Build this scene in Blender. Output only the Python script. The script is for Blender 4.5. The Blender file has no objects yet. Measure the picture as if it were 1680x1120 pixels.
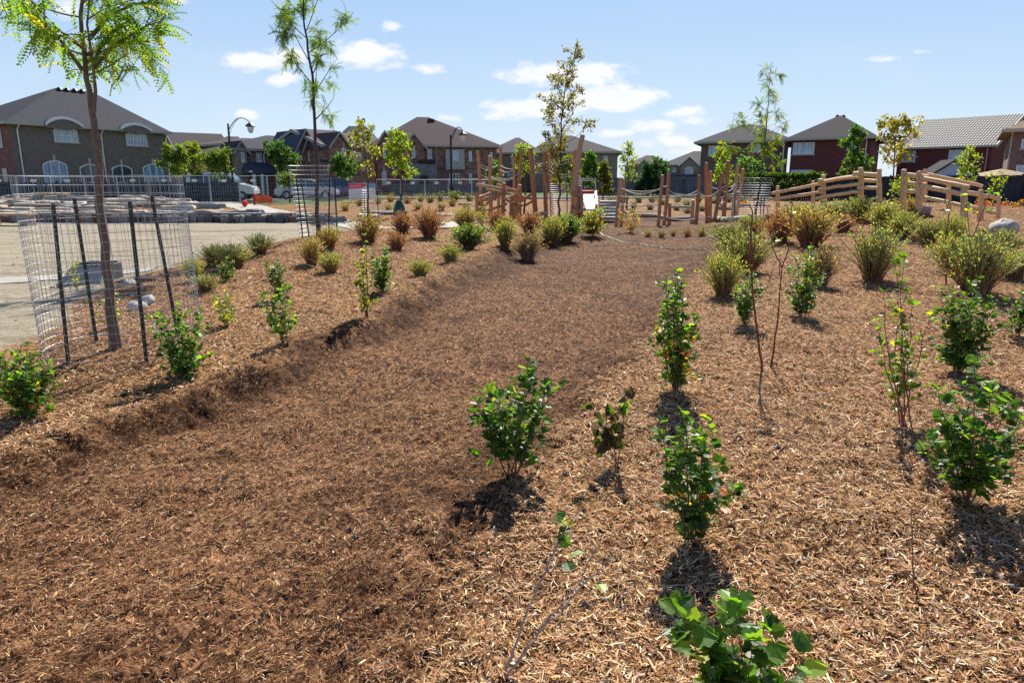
import bpy, math, random
import numpy as np
from mathutils import Vector

# ------------------------------------------------------------------ frame of the photograph
FPX, CX, CY, HOR, EYE = 1150.0, 840.0, 560.0, 298.0, 1.6
PITCH = math.atan((CY - HOR) / FPX)
cp, sp = math.cos(PITCH), math.sin(PITCH)
SUN_EL, SUN_AZ = math.radians(41), math.radians(11)      # azimuth measured from +Y towards +X
S = bpy.context.scene
COL = S.collection
R = np.random.default_rng(7)

def ray(px, py):
    a, b = (px - CX) / FPX, (CY - py) / FPX
    return np.array([a, cp + b * sp, -sp + b * cp])
def P(px, py, D):                     # the point D metres ahead seen at that place in the photograph
    d = ray(px, py); d = d * (D / d[1]); return d + np.array([0, 0, EYE])

# ------------------------------------------------------------------ noise + terrain
def _h(i, j, s):
    n = (i * 374761393 + j * 668265263 + s * 1442695041).astype(np.int64) & 0xffffffff
    n = ((n ^ (n >> 13)) * 1274126177) & 0xffffffff
    return ((n ^ (n >> 16)) & 0xffff) / 65535.0
def vnoise(x, y, s=0):
    x = np.asarray(x, float); y = np.asarray(y, float)
    i = np.floor(x).astype(np.int64); j = np.floor(y).astype(np.int64)
    u = x - i; v = y - j; u = u * u * (3 - 2 * u); v = v * v * (3 - 2 * v)
    return (_h(i, j, s) * (1 - u) + _h(i + 1, j, s) * u) * (1 - v) + (_h(i, j + 1, s) * (1 - u) + _h(i + 1, j + 1, s) * u) * v
def fbm(x, y, o=3, s=0):
    t = 0; a = .5
    for k in range(o):
        t = t + a * vnoise(x, y, s + k * 17); x = x * 2.03 + 5.1; y = y * 2.03 + 1.7; a *= .5
    return t / (1 - .5 ** o)
def ss(a, b, x):
    t = np.clip((x - a) / (b - a), 0, 1); return t * t * (3 - 2 * t)

PATH = np.array([(-2.3, 0.0, 1.5), (-2.0, 2.0, 1.45), (-1.62, 3.5, 1.4), (-1.15, 4.6, 1.38), (-.72, 5.9, 1.4), (-.1, 7.7, 1.55), (.55, 10, 1.75), (1.75, 14, 2.0),
                 (3.2, 18, 2.3), (4.4, 21, 2.6), (5.5, 26, 3.0), (5.5, 29.5, 3.5)])
def path_t(x, y):                     # 0 on the middle of the dug swale, 1 at its edge
    x = np.asarray(x, float); y = np.asarray(y, float)
    best = np.full(x.shape, 1e9)
    for a, b in zip(PATH[:-1], PATH[1:]):
        dx, dy = b[0] - a[0], b[1] - a[1]
        t = np.clip(((x - a[0]) * dx + (y - a[1]) * dy) / (dx * dx + dy * dy), 0, 1)
        d = np.hypot(x - a[0] - t * dx, y - a[1] - t * dy) / (a[2] + t * (b[2] - a[2]))
        best = np.minimum(best, d)
    return best
def edge_x(y):                        # left border of the mulch bed
    return np.interp(y, [0, 4, 6, 7.5, 9, 11, 13, 15, 17, 19, 21, 22.5], [-5.6, -5.3, -4.95, -5.1, -5.7, -6.2, -6.1, -5.6, -5.3, -4.8, -4.0, -3.4])
def sand_mask(x, y):                  # 1 where bare sandy gravel
    w = (fbm(x * 1.6, y * 1.6, 3, 5) - .5) * .5
    near = ss(.18, -.18, x - edge_x(y) + w) * (y < 22.5)
    far = (y >= 22.5) * ss(.2, -.2, x + 3.2 + (y - 22.5) * .9 + w) * ss(29.5, 29, y)
    return np.maximum(near, far)
def lawn_mask(x, y):
    w = (fbm(x * .8, y * .8, 3, 9) - .5) * 2
    a = ss(39.5, 40.5, y + w) * ss(-10, -12, x)
    return np.maximum(a, ss(56, 58, y + w))
def dark_mask(x, y):                  # fresh dark fines exposed along the cut edges
    t = path_t(x, y) + (fbm(x * 1.0, y * 1.0, 3, 3) - .5) * .30
    n = fbm(x * 2.2, y * 2.2, 3, 13)
    g = .5 + .75 * ss(.36, .60, fbm(x * 9, y * 9, 3, 23))
    left = x < np.interp(y, PATH[:, 1], PATH[:, 0]); lf = np.where(left, 1.1 * ss(.12, .40, n), .7 * ss(.3, .5, n))
    return np.clip((np.exp(-((t - .92) / np.where(left, .15, .19)) ** 2) * lf + ss(.56, .72, fbm(x * 1.3, y * 2.6, 4, 19)) * ss(1.1, .8, t) * .6 + .42 * ss(9, 14, y) * ss(1.1, .75, t)) * g, 0, 1)
def swale_mask(x, y):
    t = path_t(x, y) + (fbm(x * 1.0, y * 1.0, 3, 3) - .5) * .30
    return ss(1.16, .86, t)
def bump(x, y, cx, cy, rx, ry, h):
    return h * np.exp(-((x - cx) / rx) ** 2 - ((y - cy) / ry) ** 2)
def zt(x, y, fine=True):
    x = np.asarray(x, float); y = np.asarray(y, float)
    z = bump(x, y, -3.2, 16.5, 3.2, 5.5, .42) + bump(x, y, 12.5, 21, 6.5, 6.0, .95) + bump(x, y, 7, 12, 4, 4.5, .12)
    z = z + bump(x, y, 1.0, 23, 3.5, 4, .18)
    z = z + .35 * ss(30, 42, y) * (1 - .4 * ss(-12, -18, x) * ss(38, 42, y))
    xb = np.interp(y, [28, 30, 38], [-9.4, -10.2, -17.5])
    z = z + (.22 * ss(28.5, 29.2, y) + .26 * ss(29, 36, y)) * ss(0, -1.2, x - xb) * ss(42, 38, y)
    z = z - .05 * ss(-.3, -1.2, x - edge_x(y)) * (y < 24)
    t = path_t(x, y) + (fbm(x * 1.0, y * 1.0, 3, 3) - .5) * .30
    side = x - np.interp(y, PATH[:, 1], PATH[:, 0])
    z = z - np.where(side < 0, .145 * ss(1.06, .84, t), .13 * ss(1.25, .5, t)) + .045 * np.exp(-((t - 1.13) / .09) ** 2) * (side < 0)
    z = z + (fbm(t * 7 + 3, y * .45, 3, 61) - .5) * .07 * ss(1.0, .8, t)
    m = 1 - np.clip(sand_mask(x, y), 0, 1) * .5
    z = z + (fbm(x * .8, y * .8, 2, 21) - .5) * .10 * m
    scarp = np.exp(-((t - .98) / .16) ** 2)
    z = z + (fbm(x * 3.1, y * 3.1, 3, 31) - .5) * (.045 + .05 * scarp) * m
    if fine:
        k = ss(30, 12, y)
        z = z + (fbm(x * 13, y * 13, 3, 41) - .5) * (.030 + .03 * scarp) * m * k + (fbm(x * 38, y * 38, 2, 51) - .5) * .017 * m * ss(14, 6, y)
    return z
def ground(px, py, off=0.0):          # where the view ray meets the terrain
    d = ray(px, py); d = d / d[1]
    Y = np.concatenate([np.arange(1.2, 12, .02), np.arange(12, 75, .06)])
    X = d[0] * Y; Z = EYE + d[2] * Y
    g = zt(X, Y, False)
    k = np.nonzero(Z <= g)[0]
    i = k[0] if len(k) else len(Y) - 1
    return np.array([X[i], Y[i], float(zt(X[i], Y[i], False)) - off])
def gz(x, y): return float(zt(np.array(x), np.array(y), False))

# ------------------------------------------------------------------ mesh builder
class MB:
    def __init__(s): s.V = []; s.C = []; s.F = {}; s.n = 0
    def add(s, v, f, c=(1, 1, 1), m=0):
        v = np.asarray(v, float).reshape(-1, 3)
        c = np.asarray(c, float)
        if c.ndim == 1: c = np.broadcast_to(c, (len(v), 3))
        s.V.append(v); s.C.append(c)
        if isinstance(f, np.ndarray):
            s.F.setdefault((f.shape[1], m), []).append(f + s.n)
        else:
            for q in f: s.F.setdefault((len(q), m), []).append(np.array([q]) + s.n)
        s.n += len(v)
        return s
    def build(s, name, mats, parent=None, smooth=False, loc=None, kind=None, frame=None):
        if not isinstance(mats, (list, tuple)): mats = [mats]
        V = np.concatenate(s.V) if s.V else np.zeros((0, 3)); C = np.concatenate(s.C)
        o_loc = np.zeros(3)
        if parent is not None and frame is None: o_loc = np.array(parent.location)
        elif loc is not None: o_loc = np.array(loc, float)
        V = V - o_loc
        me = bpy.data.meshes.new(name)
        me.vertices.add(len(V)); me.vertices.foreach_set('co', V.astype(np.float32).ravel())
        idx = []; st = []; mi = []; off = 0
        for (k, m), fl in s.F.items():
            a = np.concatenate(fl); idx.append(a.ravel()); st.append(off + np.arange(len(a)) * k); off += a.size; mi.append(np.full(len(a), m))
        idx = np.concatenate(idx); st = np.concatenate(st); mi = np.concatenate(mi)
        me.loops.add(len(idx)); me.loops.foreach_set('vertex_index', idx.astype(np.int32))
        me.polygons.add(len(st)); me.polygons.foreach_set('loop_start', st.astype(np.int32))
        me.polygons.foreach_set('material_index', mi.astype(np.int32))
        me.polygons.foreach_set('use_smooth', np.full(len(st), smooth))
        a = me.color_attributes.new('Col', 'FLOAT_COLOR', 'POINT')
        a.data.foreach_set('color', np.concatenate([C, np.ones((len(C), 1))], 1).astype(np.float32).ravel())
        for m in mats: me.materials.append(m)
        me.update(); me.validate()
        o = bpy.data.objects.new(name, me); COL.objects.link(o)
        if parent is not None: o.parent = parent
        elif loc is not None: o.location = loc
        if kind: o['kind'] = kind
        return o

def box(mb, c, s, m=0, col=(1, 1, 1), rz=0.0, jit=0):
    c = np.asarray(c, float); h = np.asarray(s, float) / 2
    v = np.array([[x, y, z] for x in (-1, 1) for y in (-1, 1) for z in (-1, 1)]) * h
    if jit: v = v + R.uniform(-jit, jit, v.shape)
    if rz:
        ca, sa = math.cos(rz), math.sin(rz); v = np.stack([v[:, 0] * ca - v[:, 1] * sa, v[:, 0] * sa + v[:, 1] * ca, v[:, 2]], 1)
    mb.add(v + c, [(0, 1, 3, 2), (4, 6, 7, 5), (0, 4, 5, 1), (2, 3, 7, 6), (0, 2, 6, 4), (1, 5, 7, 3)], col, m)
def bb(mb, x0, x1, y0, y1, z0, z1, m=0, col=(1, 1, 1)):
    box(mb, ((x0 + x1) / 2, (y0 + y1) / 2, (z0 + z1) / 2), (abs(x1 - x0), abs(y1 - y0), abs(z1 - z0)), m, col)
def nrm(a): return a / np.maximum(np.linalg.norm(a, axis=-1, keepdims=True), 1e-9)
def tubes(mb, Pt, Rad, sides=3, col=(1, 1, 1), m=0, cap=False):
    """many tapered tubes at once: Pt (N,K,3), Rad (N,K) ; col (3,), (N,3) or (N,K,3)"""
    Pt = np.asarray(Pt, float); Pt = Pt[None] if Pt.ndim == 2 else Pt
    N, K, _ = Pt.shape; Rad = np.broadcast_to(np.asarray(Rad, float), (N, K))
    T = np.empty_like(Pt); T[:, 1:-1] = Pt[:, 2:] - Pt[:, :-2]; T[:, 0] = Pt[:, 1] - Pt[:, 0]; T[:, -1] = Pt[:, -1] - Pt[:, -2]; T = nrm(T)
    ax = nrm(Pt[:, -1] - Pt[:, 0]); ref = np.where(np.abs(ax[:, 2:3]) > .75, np.array([[1., .13, 0]]), np.array([[0, .07, 1.]]))
    U = nrm(np.cross(np.broadcast_to(ref[:, None], T.shape), T)); W = np.cross(T, U)
    a = np.arange(sides) * 2 * math.pi / sides
    v = Pt[:, :, None] + Rad[:, :, None, None] * (U[:, :, None] * np.cos(a)[None, None, :, None] + W[:, :, None] * np.sin(a)[None, None, :, None])
    i = (np.arange(N)[:, None, None] * K + np.arange(K - 1)[None, :, None]) * sides; j = np.arange(sides)[None, None]; jn = (j + 1) % sides
    f = np.stack(np.broadcast_arrays(i + j, i + jn, i + sides + jn, i + sides + j), -1).reshape(-1, 4)
    c = np.asarray(col, float)
    if c.ndim == 1: cc = c
    elif c.ndim == 2: cc = np.repeat(c, K * sides, 0)
    else: cc = np.repeat(c.reshape(-1, 3), sides, 0)
    if cap:
        n0 = mb.n; mb.add(v.reshape(-1, 3), f, cc, m)
        caps = [tuple(n0 + (n * K + K - 1) * sides + k for k in range(sides)) for n in range(N)] + [tuple(n0 + n * K * sides + k for k in range(sides - 1, -1, -1)) for n in range(N)]
        for q in caps: mb.F.setdefault((len(q), m), []).append(np.array([q]))
    else: mb.add(v.reshape(-1, 3), f, cc, m)
def tube(mb, pts, rad, sides=6, col=(1, 1, 1), m=0, cap=True):
    pts = np.asarray(pts, float); tubes(mb, pts[None], np.broadcast_to(np.asarray(rad, float), (len(pts),))[None], sides, col, m, cap)

# leaf templates: x across, y along, z up
def _leaf(pts, faces): return np.array(pts, float), faces
LOBED = _leaf([(0, 0, 0), (.26, .00, .05), (.46, .16, .09), (.44, .34, .07), (.33, .44, .05), (.42, .60, .07), (.30, .78, .04), (.14, .84, .01), (0, 1, -.08),
               (-.14, .84, .01), (-.30, .78, .04), (-.42, .60, .07), (-.33, .44, .05), (-.44, .34, .07), (-.46, .16, .09), (-.26, .00, .05), (0, .45, -.01)],
              [(0, 1, 2, 3, 4, 16), (16, 4, 5, 6, 7, 8), (16, 8, 9, 10, 11, 12), (0, 16, 12, 13, 14, 15)])
OVAL = _leaf([(0, 0, 0), (.27, .3, .06), (.27, .62, .06), (0, 1, -.05), (-.27, .62, .06), (-.27, .3, .06)], [(0, 1, 2, 3), (0, 3, 4, 5)])
THIN = _leaf([(0, 0, 0), (.13, .5, .03), (0, 1, 0), (-.13, .5, .03)], [(0, 1, 2, 3)])
def _frond(n=8, droop=.35):
    v, f = [], []
    for k in range(n):
        y = .12 + .85 * k / (n - 1); z = -droop * y * y
        L = .17 * (1 - .45 * abs(k / (n - 1) - .4))
        for s in (-1, 1):
            b = len(v)
            v += [(0, y, z), (s * L * .5, y - .022, z - .015), (s * L * 1.05, y + .07, z - .07), (s * L * .5, y + .088, z - .01)]
            f.append((b, b + 1, b + 2, b + 3))
    return np.array(v, float), f
FROND = _frond()
def leaves(mb, pos, dr, nr, size, tmpl, col, m=0):
    tv, tf = tmpl; N = len(pos)
    if N == 0: return
    Y = nrm(np.asarray(dr, float)); X = nrm(np.cross(Y, np.asarray(nr, float))); Z = np.cross(X, Y)
    sz = np.broadcast_to(np.asarray(size, float), (N,))[:, None, None]
    v = pos[:, None] + sz * (tv[None, :, 0:1] * X[:, None] + tv[None, :, 1:2] * Y[:, None] + tv[None, :, 2:3] * Z[:, None])
    n = len(tv)
    by = {}
    for q in tf: by.setdefault(len(q), []).append(q)
    base = mb.n
    mb.V.append(v.reshape(-1, 3)); mb.C.append(np.repeat(np.asarray(col, float), n, 0)); mb.n += N * n
    for k, qs in by.items():
        f = (np.arange(N)[:, None, None] * n + np.array(qs)[None]).reshape(-1, k) + base
        mb.F.setdefault((k, m), []).append(f)
def palette(n, cols, w, var=.18, rng=None):
    rng = rng or R
    w = np.array(w, float); w /= w.sum()
    c = np.array(cols, float)[rng.choice(len(cols), n, p=w)]
    return np.clip(c * (1 + rng.normal(0, var, (n, 1))) * (1 + rng.normal(0, var * .3, (n, 3))), .004, .95)

# ------------------------------------------------------------------ tagging
def tag(o, label=None, cat=None, group=None, kind=None):
    if label: o['label'] = label
    if cat: o['category'] = cat
    if group: o['group'] = group
    if kind: o['kind'] = kind
    return o
def thing(name, label, cat, loc, group=None, rz=0.0):
    o = bpy.data.objects.new(name, None); COL.objects.link(o); o.location = loc; o.rotation_euler[2] = rz
    o.empty_display_size = .2
    return tag(o, label, cat, group)

# ------------------------------------------------------------------ materials
def newmat(name):
    m = bpy.data.materials.new(name); m.use_nodes = True; nt = m.node_tree
    return m, nt, nt.nodes['Principled BSDF']
def N(nt, t, **kw):
    n = nt.nodes.new(t)
    for k, v in kw.items():
        if hasattr(n, k): setattr(n, k, v)
        else: n.inputs[k.replace('_', ' ')].default_value = v
    return n
def objco(nt, sc=(1, 1, 1)):
    tc = nt.nodes.new('ShaderNodeTexCoord'); mp = nt.nodes.new('ShaderNodeMapping'); mp.inputs['Scale'].default_value = sc
    nt.links.new(tc.outputs['Object'], mp.inputs['Vector']); return mp.outputs[0]
def noise(nt, vec, scale, detail=4, rough=.6):
    n = nt.nodes.new('ShaderNodeTexNoise'); n.inputs['Scale'].default_value = scale; n.inputs['Detail'].default_value = detail; n.inputs['Roughness'].default_value = rough
    nt.links.new(vec, n.inputs['Vector']); return n.outputs['Fac']
def ramp(nt, fac, stops):
    r = nt.nodes.new('ShaderNodeValToRGB'); e = r.color_ramp.elements
    while len(e) < len(stops): e.new(.5)
    for i, (p, c) in enumerate(stops): e[i].position = p; e[i].color = (*c, 1)
    nt.links.new(fac, r.inputs[0]); return r.outputs[0]
def mix(nt, fac, a, b, mode='MIX'):
    n = nt.nodes.new('ShaderNodeMix'); n.data_type = 'RGBA'; n.blend_type = mode
    for s, v in ((n.inputs[0], fac), (n.inputs[6], a), (n.inputs[7], b)):
        if hasattr(v, 'links'): nt.links.new(v, s)
        else: s.default_value = v if isinstance(v, float) else (*v, 1)
    return n.outputs[2]
def mth(nt, op, a, b=None, c=None, clamp=False):
    n = nt.nodes.new('ShaderNodeMath'); n.operation = op; n.use_clamp = clamp
    for i, v in enumerate((a, b, c)):
        if v is None: continue
        if hasattr(v, 'links'): nt.links.new(v, n.inputs[i])
        else: n.inputs[i].default_value = v
    return n.outputs[0]
def bumpn(nt, bsdf, h, strength=.5, dist=.01):
    b = nt.nodes.new('ShaderNodeBump'); b.inputs['Strength'].default_value = strength; b.inputs['Distance'].default_value = dist
    nt.links.new(h, b.inputs['Height']); nt.links.new(b.outputs[0], bsdf.inputs['Normal'])
def plain(name, c, rough=.6, metal=0., var=.12, scale=6., spec=.5, bump_=.0, bscale=40., stretch=(1, 1, 1)):
    m, nt, b = newmat(name); v = objco(nt, stretch)
    f = noise(nt, v, scale, 5)
    lo = tuple(x * (1 - var * 1.6) for x in c); hi = tuple(min(1, x * (1 + var * 1.6)) for x in c)
    nt.links.new(ramp(nt, f, [(.3, lo), (.7, hi)]), b.inputs['Base Color'])
    b.inputs['Roughness'].default_value = rough; b.inputs['Metallic'].default_value = metal; b.inputs['Specular IOR Level'].default_value = spec
    if bump_: bumpn(nt, b, noise(nt, v, bscale, 4), bump_, .01)
    return m
def leafmat(name, trans=.45, tcol=(1.9, 2.1, .7), rough=.38, spec=.5):
    m, nt, b = newmat(name)
    at = nt.nodes.new('ShaderNodeVertexColor'); at.layer_name = 'Col'
    nt.links.new(at.outputs[0], b.inputs['Base Color']); b.inputs['Roughness'].default_value = rough; b.inputs['Specular IOR Level'].default_value = spec
    t = nt.nodes.new('ShaderNodeBsdfTranslucent'); c = mix(nt, 1.0, at.outputs[0], tcol, 'MULTIPLY'); nt.links.new(c, t.inputs[0])
    ms = nt.nodes.new('ShaderNodeMixShader'); ms.inputs[0].default_value = trans
    nt.links.new(b.outputs[0], ms.inputs[1]); nt.links.new(t.outputs[0], ms.inputs[2]); nt.links.new(ms.outputs[0], nt.nodes['Material Output'].inputs[0])
    return m
def vcmat(name, rough=.8, spec=.3, metal=0., nz=0., st=(1, 1, 1)):
    m, nt, b = newmat(name); at = nt.nodes.new('ShaderNodeVertexColor'); at.layer_name = 'Col'
    c = at.outputs[0]
    if nz:
        f = noise(nt, objco(nt, st), nz, 5); c = mix(nt, .7, c, ramp(nt, f, [(.25, (.45, .45, .45)), (.75, (1.35, 1.35, 1.35))]), 'MULTIPLY')
    nt.links.new(c, b.inputs['Base Color']); b.inputs['Roughness'].default_value = rough; b.inputs['Specular IOR Level'].default_value = spec; b.inputs['Metallic'].default_value = metal
    return m
def brickmat(name, c1, c2, mortar, nz=.25, sc=1.0):
    m, nt, b = newmat(name); tc = nt.nodes.new('ShaderNodeTexCoord'); sx = nt.nodes.new('ShaderNodeSeparateXYZ'); nt.links.new(tc.outputs['Object'], sx.inputs[0])
    cx = nt.nodes.new('ShaderNodeCombineXYZ'); nt.links.new(mth(nt, 'ADD', sx.outputs[0], sx.outputs[1]), cx.inputs[0]); nt.links.new(sx.outputs[2], cx.inputs[1])
    br = nt.nodes.new('ShaderNodeTexBrick'); br.inputs['Scale'].default_value = 1.; br.inputs['Brick Width'].default_value = .26 * sc; br.inputs['Row Height'].default_value = .085 * sc; br.inputs['Mortar Size'].default_value = .012
    br.inputs['Color1'].default_value = (*c1, 1); br.inputs['Color2'].default_value = (*c2, 1); br.inputs['Mortar'].default_value = (*mortar, 1); br.inputs['Bias'].default_value = -.1
    nt.links.new(cx.outputs[0], br.inputs[0])
    f = noise(nt, cx.outputs[0], 2.2, 6, .7)
    c = mix(nt, .8, br.outputs[0], ramp(nt, f, [(.3, (1 - nz * 1.6,) * 3), (.7, (1 + nz,) * 3)]), 'MULTIPLY')
    nt.links.new(c, b.inputs['Base Color']); b.inputs['Roughness'].default_value = .9; b.inputs['Specular IOR Level'].default_value = .2
    return m
def shinglemat(name, c, var=.2, tile=None):
    m, nt, b = newmat(name); v = objco(nt)
    w = nt.nodes.new('ShaderNodeTexWave'); w.bands_direction = 'Z'; w.inputs['Scale'].default_value = 2.2; w.inputs['Distortion'].default_value = .6; w.inputs['Detail'].default_value = 3; nt.links.new(v, w.inputs[0])
    f = noise(nt, v, 3.5, 8, .75)
    a = ramp(nt, f, [(.3, tuple(x * (1 - var) for x in c)), (.7, tuple(x * (1 + var) for x in c))])
    c2 = mix(nt, .35, a, ramp(nt, w.outputs[1], [(.2, (.45,) * 3), (.6, (1.15,) * 3)]), 'MULTIPLY')
    nt.links.new(c2, b.inputs['Base Color']); b.inputs['Roughness'].default_value = .95; b.inputs['Specular IOR Level'].default_value = .06
    return m
M = {}
M['leaf'] = leafmat('leaf_glossy', .5, (2.3, 2.15, .5), .46, .4)
M['leafsoft'] = leafmat('leaf_soft', .45, (2.0, 2.0, .6), .55, .3)
M['bark'] = vcmat('bark', .85, .25, 0, 25)
M['twig'] = vcmat('twig', .6, .35)
M['chip'] = vcmat('wood_chip', .9, .18)
M['wood'] = vcmat('peeled_log', .7, .25, 0, 5, (9, 9, 1.0))
M['pebble'] = vcmat('pebble', .85, .25, 0, 60)
M['steel'] = plain('galvanised_wire', (.50, .52, .54), .5, .25, .06)
M['stake'] = plain('stake_paint', (.018, .026, .024), .45, .2, .2)
M['cage'] = plain('cage_wire', (.40, .42, .45), .45, .3, .05)
M['black'] = plain('black_metal', (.015, .017, .02), .4, .5, .1)
M['white'] = plain('white_paint', (.78, .78, .76), .45, 0, .04)
M['cream'] = plain('cream_trim', (.42, .38, .31), .5, 0, .06)
M['rope'] = plain('rope', (.55, .5, .45), .9, 0, .15, 80)
M['fascia'] = plain('fascia', (.30, .29, .27), .5, 0, .05)
def glass(name, c, rough=.12):
    m, nt, b = newmat(name); v = objco(nt, (1.3, 1, .35)); f = noise(nt, v, 2.5, 3)
    nt.links.new(ramp(nt, f, [(.35, tuple(x * .55 for x in c)), (.65, tuple(min(1, x * 1.25) for x in c))]), b.inputs['Base Color'])
    b.inputs['Roughness'].default_value = rough; b.inputs['Specular IOR Level'].default_value = .8; b.inputs['Coat Weight'].default_value = .5; b.inputs['Coat Roughness'].default_value = .03
    return m
M['pane'] = glass('window_glass_sky_tint', (.28, .42, .55))  # blue base colour paints in reflected sky over blue-grey curtains
M['panedark'] = glass('window_glass_dark', (.03, .045, .06))
M['stone'] = vcmat('stone', .9, .25, 0, 5)
M['concrete'] = plain('concrete', (.34, .32, .29), .9, 0, .1, 3, .25, .3, 60)
# ================================================================== ground sheet
def ground_mat():
    m, nt, b = newmat('ground_soil')
    tc = nt.nodes.new('ShaderNodeTexCoord'); v = tc.outputs['Object']
    at = nt.nodes.new('ShaderNodeVertexColor'); at.layer_name = 'Col'; se = nt.nodes.new('ShaderNodeSeparateColor'); nt.links.new(at.outputs[0], se.inputs[0])
    fine = noise(nt, v, 55, 6, .75); mid = noise(nt, v, 9, 5, .65); big = noise(nt, v, 1.3, 4, .6)
    vo = nt.nodes.new('ShaderNodeTexVoronoi'); vo.inputs['Scale'].default_value = 42; vo.inputs['Randomness'].default_value = 1
    mp = nt.nodes.new('ShaderNodeMapping'); mp.inputs['Scale'].default_value = (1, .45, 1); nt.links.new(v, mp.inputs[0])
    dn = nt.nodes.new('ShaderNodeTexNoise'); dn.inputs['Scale'].default_value = 6; nt.links.new(v, dn.inputs[0])
    vv = mix(nt, .12, mp.outputs[0], dn.outputs['Color'], 'ADD'); nt.links.new(vv, vo.inputs['Vector'])
    spk = mth(nt, 'ADD', mth(nt, 'MULTIPLY', fine, .6), mth(nt, 'MULTIPLY', vo.outputs['Color'], .4))
    bank = ramp(nt, spk, [(.36, (.035, .016, .007)), (.49, (.19, .09, .036)), (.66, (.46, .265, .12))])
    bank = mix(nt, .5, bank, ramp(nt, mid, [(.3, (.62, .56, .52)), (.65, (1.12, 1.1, 1.08))]), 'MULTIPLY')
    sw = ramp(nt, spk, [(.36, (.028, .012, .006)), (.5, (.125, .055, .025)), (.66, (.34, .18, .088))])
    sw = mix(nt, .6, sw, ramp(nt, mid, [(.33, (.5, .45, .42)), (.62, (1.2, 1.2, 1.2))]), 'MULTIPLY')
    sand = ramp(nt, mth(nt, 'ADD', mth(nt, 'MULTIPLY', fine, .5), mth(nt, 'MULTIPLY', mid, .5)), [(.34, (.085, .068, .048)), (.47, (.27, .235, .175)), (.66, (.40, .36, .285))])
    wv = nt.nodes.new('ShaderNodeTexNoise'); wv.inputs['Scale'].default_value = 1.1; wv.inputs['Detail'].default_value = 6
    mp2 = nt.nodes.new('ShaderNodeMapping'); mp2.inputs['Scale'].default_value = (.35, 2.6, 1); nt.links.new(v, mp2.inputs[0]); nt.links.new(mp2.outputs[0], wv.inputs[0])
    sand = mix(nt, .75, sand, ramp(nt, wv.outputs[0], [(.32, (.60, .58, .56)), (.5, (1.06, 1.05, 1.03))]), 'MULTIPLY')
    lawn = ramp(nt, fine, [(.3, (.03, .055, .012)), (.7, (.10, .155, .035))])
    lawn = mix(nt, .5, lawn, ramp(nt, big, [(.3, (.7, .8, .6)), (.7, (1.2, 1.1, 1))]), 'MULTIPLY')
    c = mix(nt, se.outputs[1], bank, sw); sy = nt.nodes.new('ShaderNodeSeparateXYZ'); nt.links.new(v, sy.inputs[0]); isf = mth(nt, 'GREATER_THAN', sy.outputs[1], 36.0)
    dark = mix(nt, .5, ramp(nt, spk, [(.34, (.016, .006, .003)), (.52, (.066, .027, .012)), (.74, (.18, .088, .04))]), ramp(nt, mid, [(.3, (.6, .6, .6)), (.7, (1.1, 1.1, 1.1))]), 'MULTIPLY')
    c = mix(nt, mth(nt, 'MULTIPLY', se.outputs[2], mth(nt, 'SUBTRACT', 1.0, isf)), c, dark)
    c = mix(nt, se.outputs[0], c, sand); c = mix(nt, mth(nt, 'MULTIPLY', se.outputs[2], isf), c, lawn)
    nt.links.new(c, b.inputs['Base Color']); b.inputs['Roughness'].default_value = .95; b.inputs['Specular IOR Level'].default_value = .12
    h = mth(nt, 'ADD', mth(nt, 'MULTIPLY', spk, .7), mth(nt, 'MULTIPLY', mid, .6))
    bumpn(nt, b, h, .9, .03)
    return m
fa = np.concatenate([np.linspace(-180, -52, 33)[:-1], np.linspace(-52, -44, 9)[:-1], np.linspace(-44, 44, 560), np.linspace(44, 52, 9)[1:], np.linspace(52, 180, 33)[1:-1]])
fa = np.radians(fa)
ra = np.concatenate([[.02, .3], np.geomspace(.6, 45, 640), np.geomspace(47, 5000, 60)])
A, RR = np.meshgrid(fa, ra)
X, Y = RR * np.sin(A), RR * np.cos(A)
Z = zt(X, Y)
nr_, na_ = X.shape
V = np.stack([X.ravel(), Y.ravel(), Z.ravel()], 1)
i = np.arange(nr_ - 1)[:, None] * na_; j = np.arange(na_)[None]; jn = (j + 1) % na_
F = np.stack(np.broadcast_arrays(i + j, i + jn, i + na_ + jn, i + na_ + j), -1).reshape(-1, 4)
mb = MB()
cz = np.stack([sand_mask(X, Y).ravel(), swale_mask(X, Y).ravel(), np.where(Y > 36, lawn_mask(X, Y), dark_mask(X, Y)).ravel()], 1)
mb.add(V, F, np.clip(cz, 0, 1))
mb.build('ground', ground_mat(), smooth=True, kind='structure')

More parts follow.
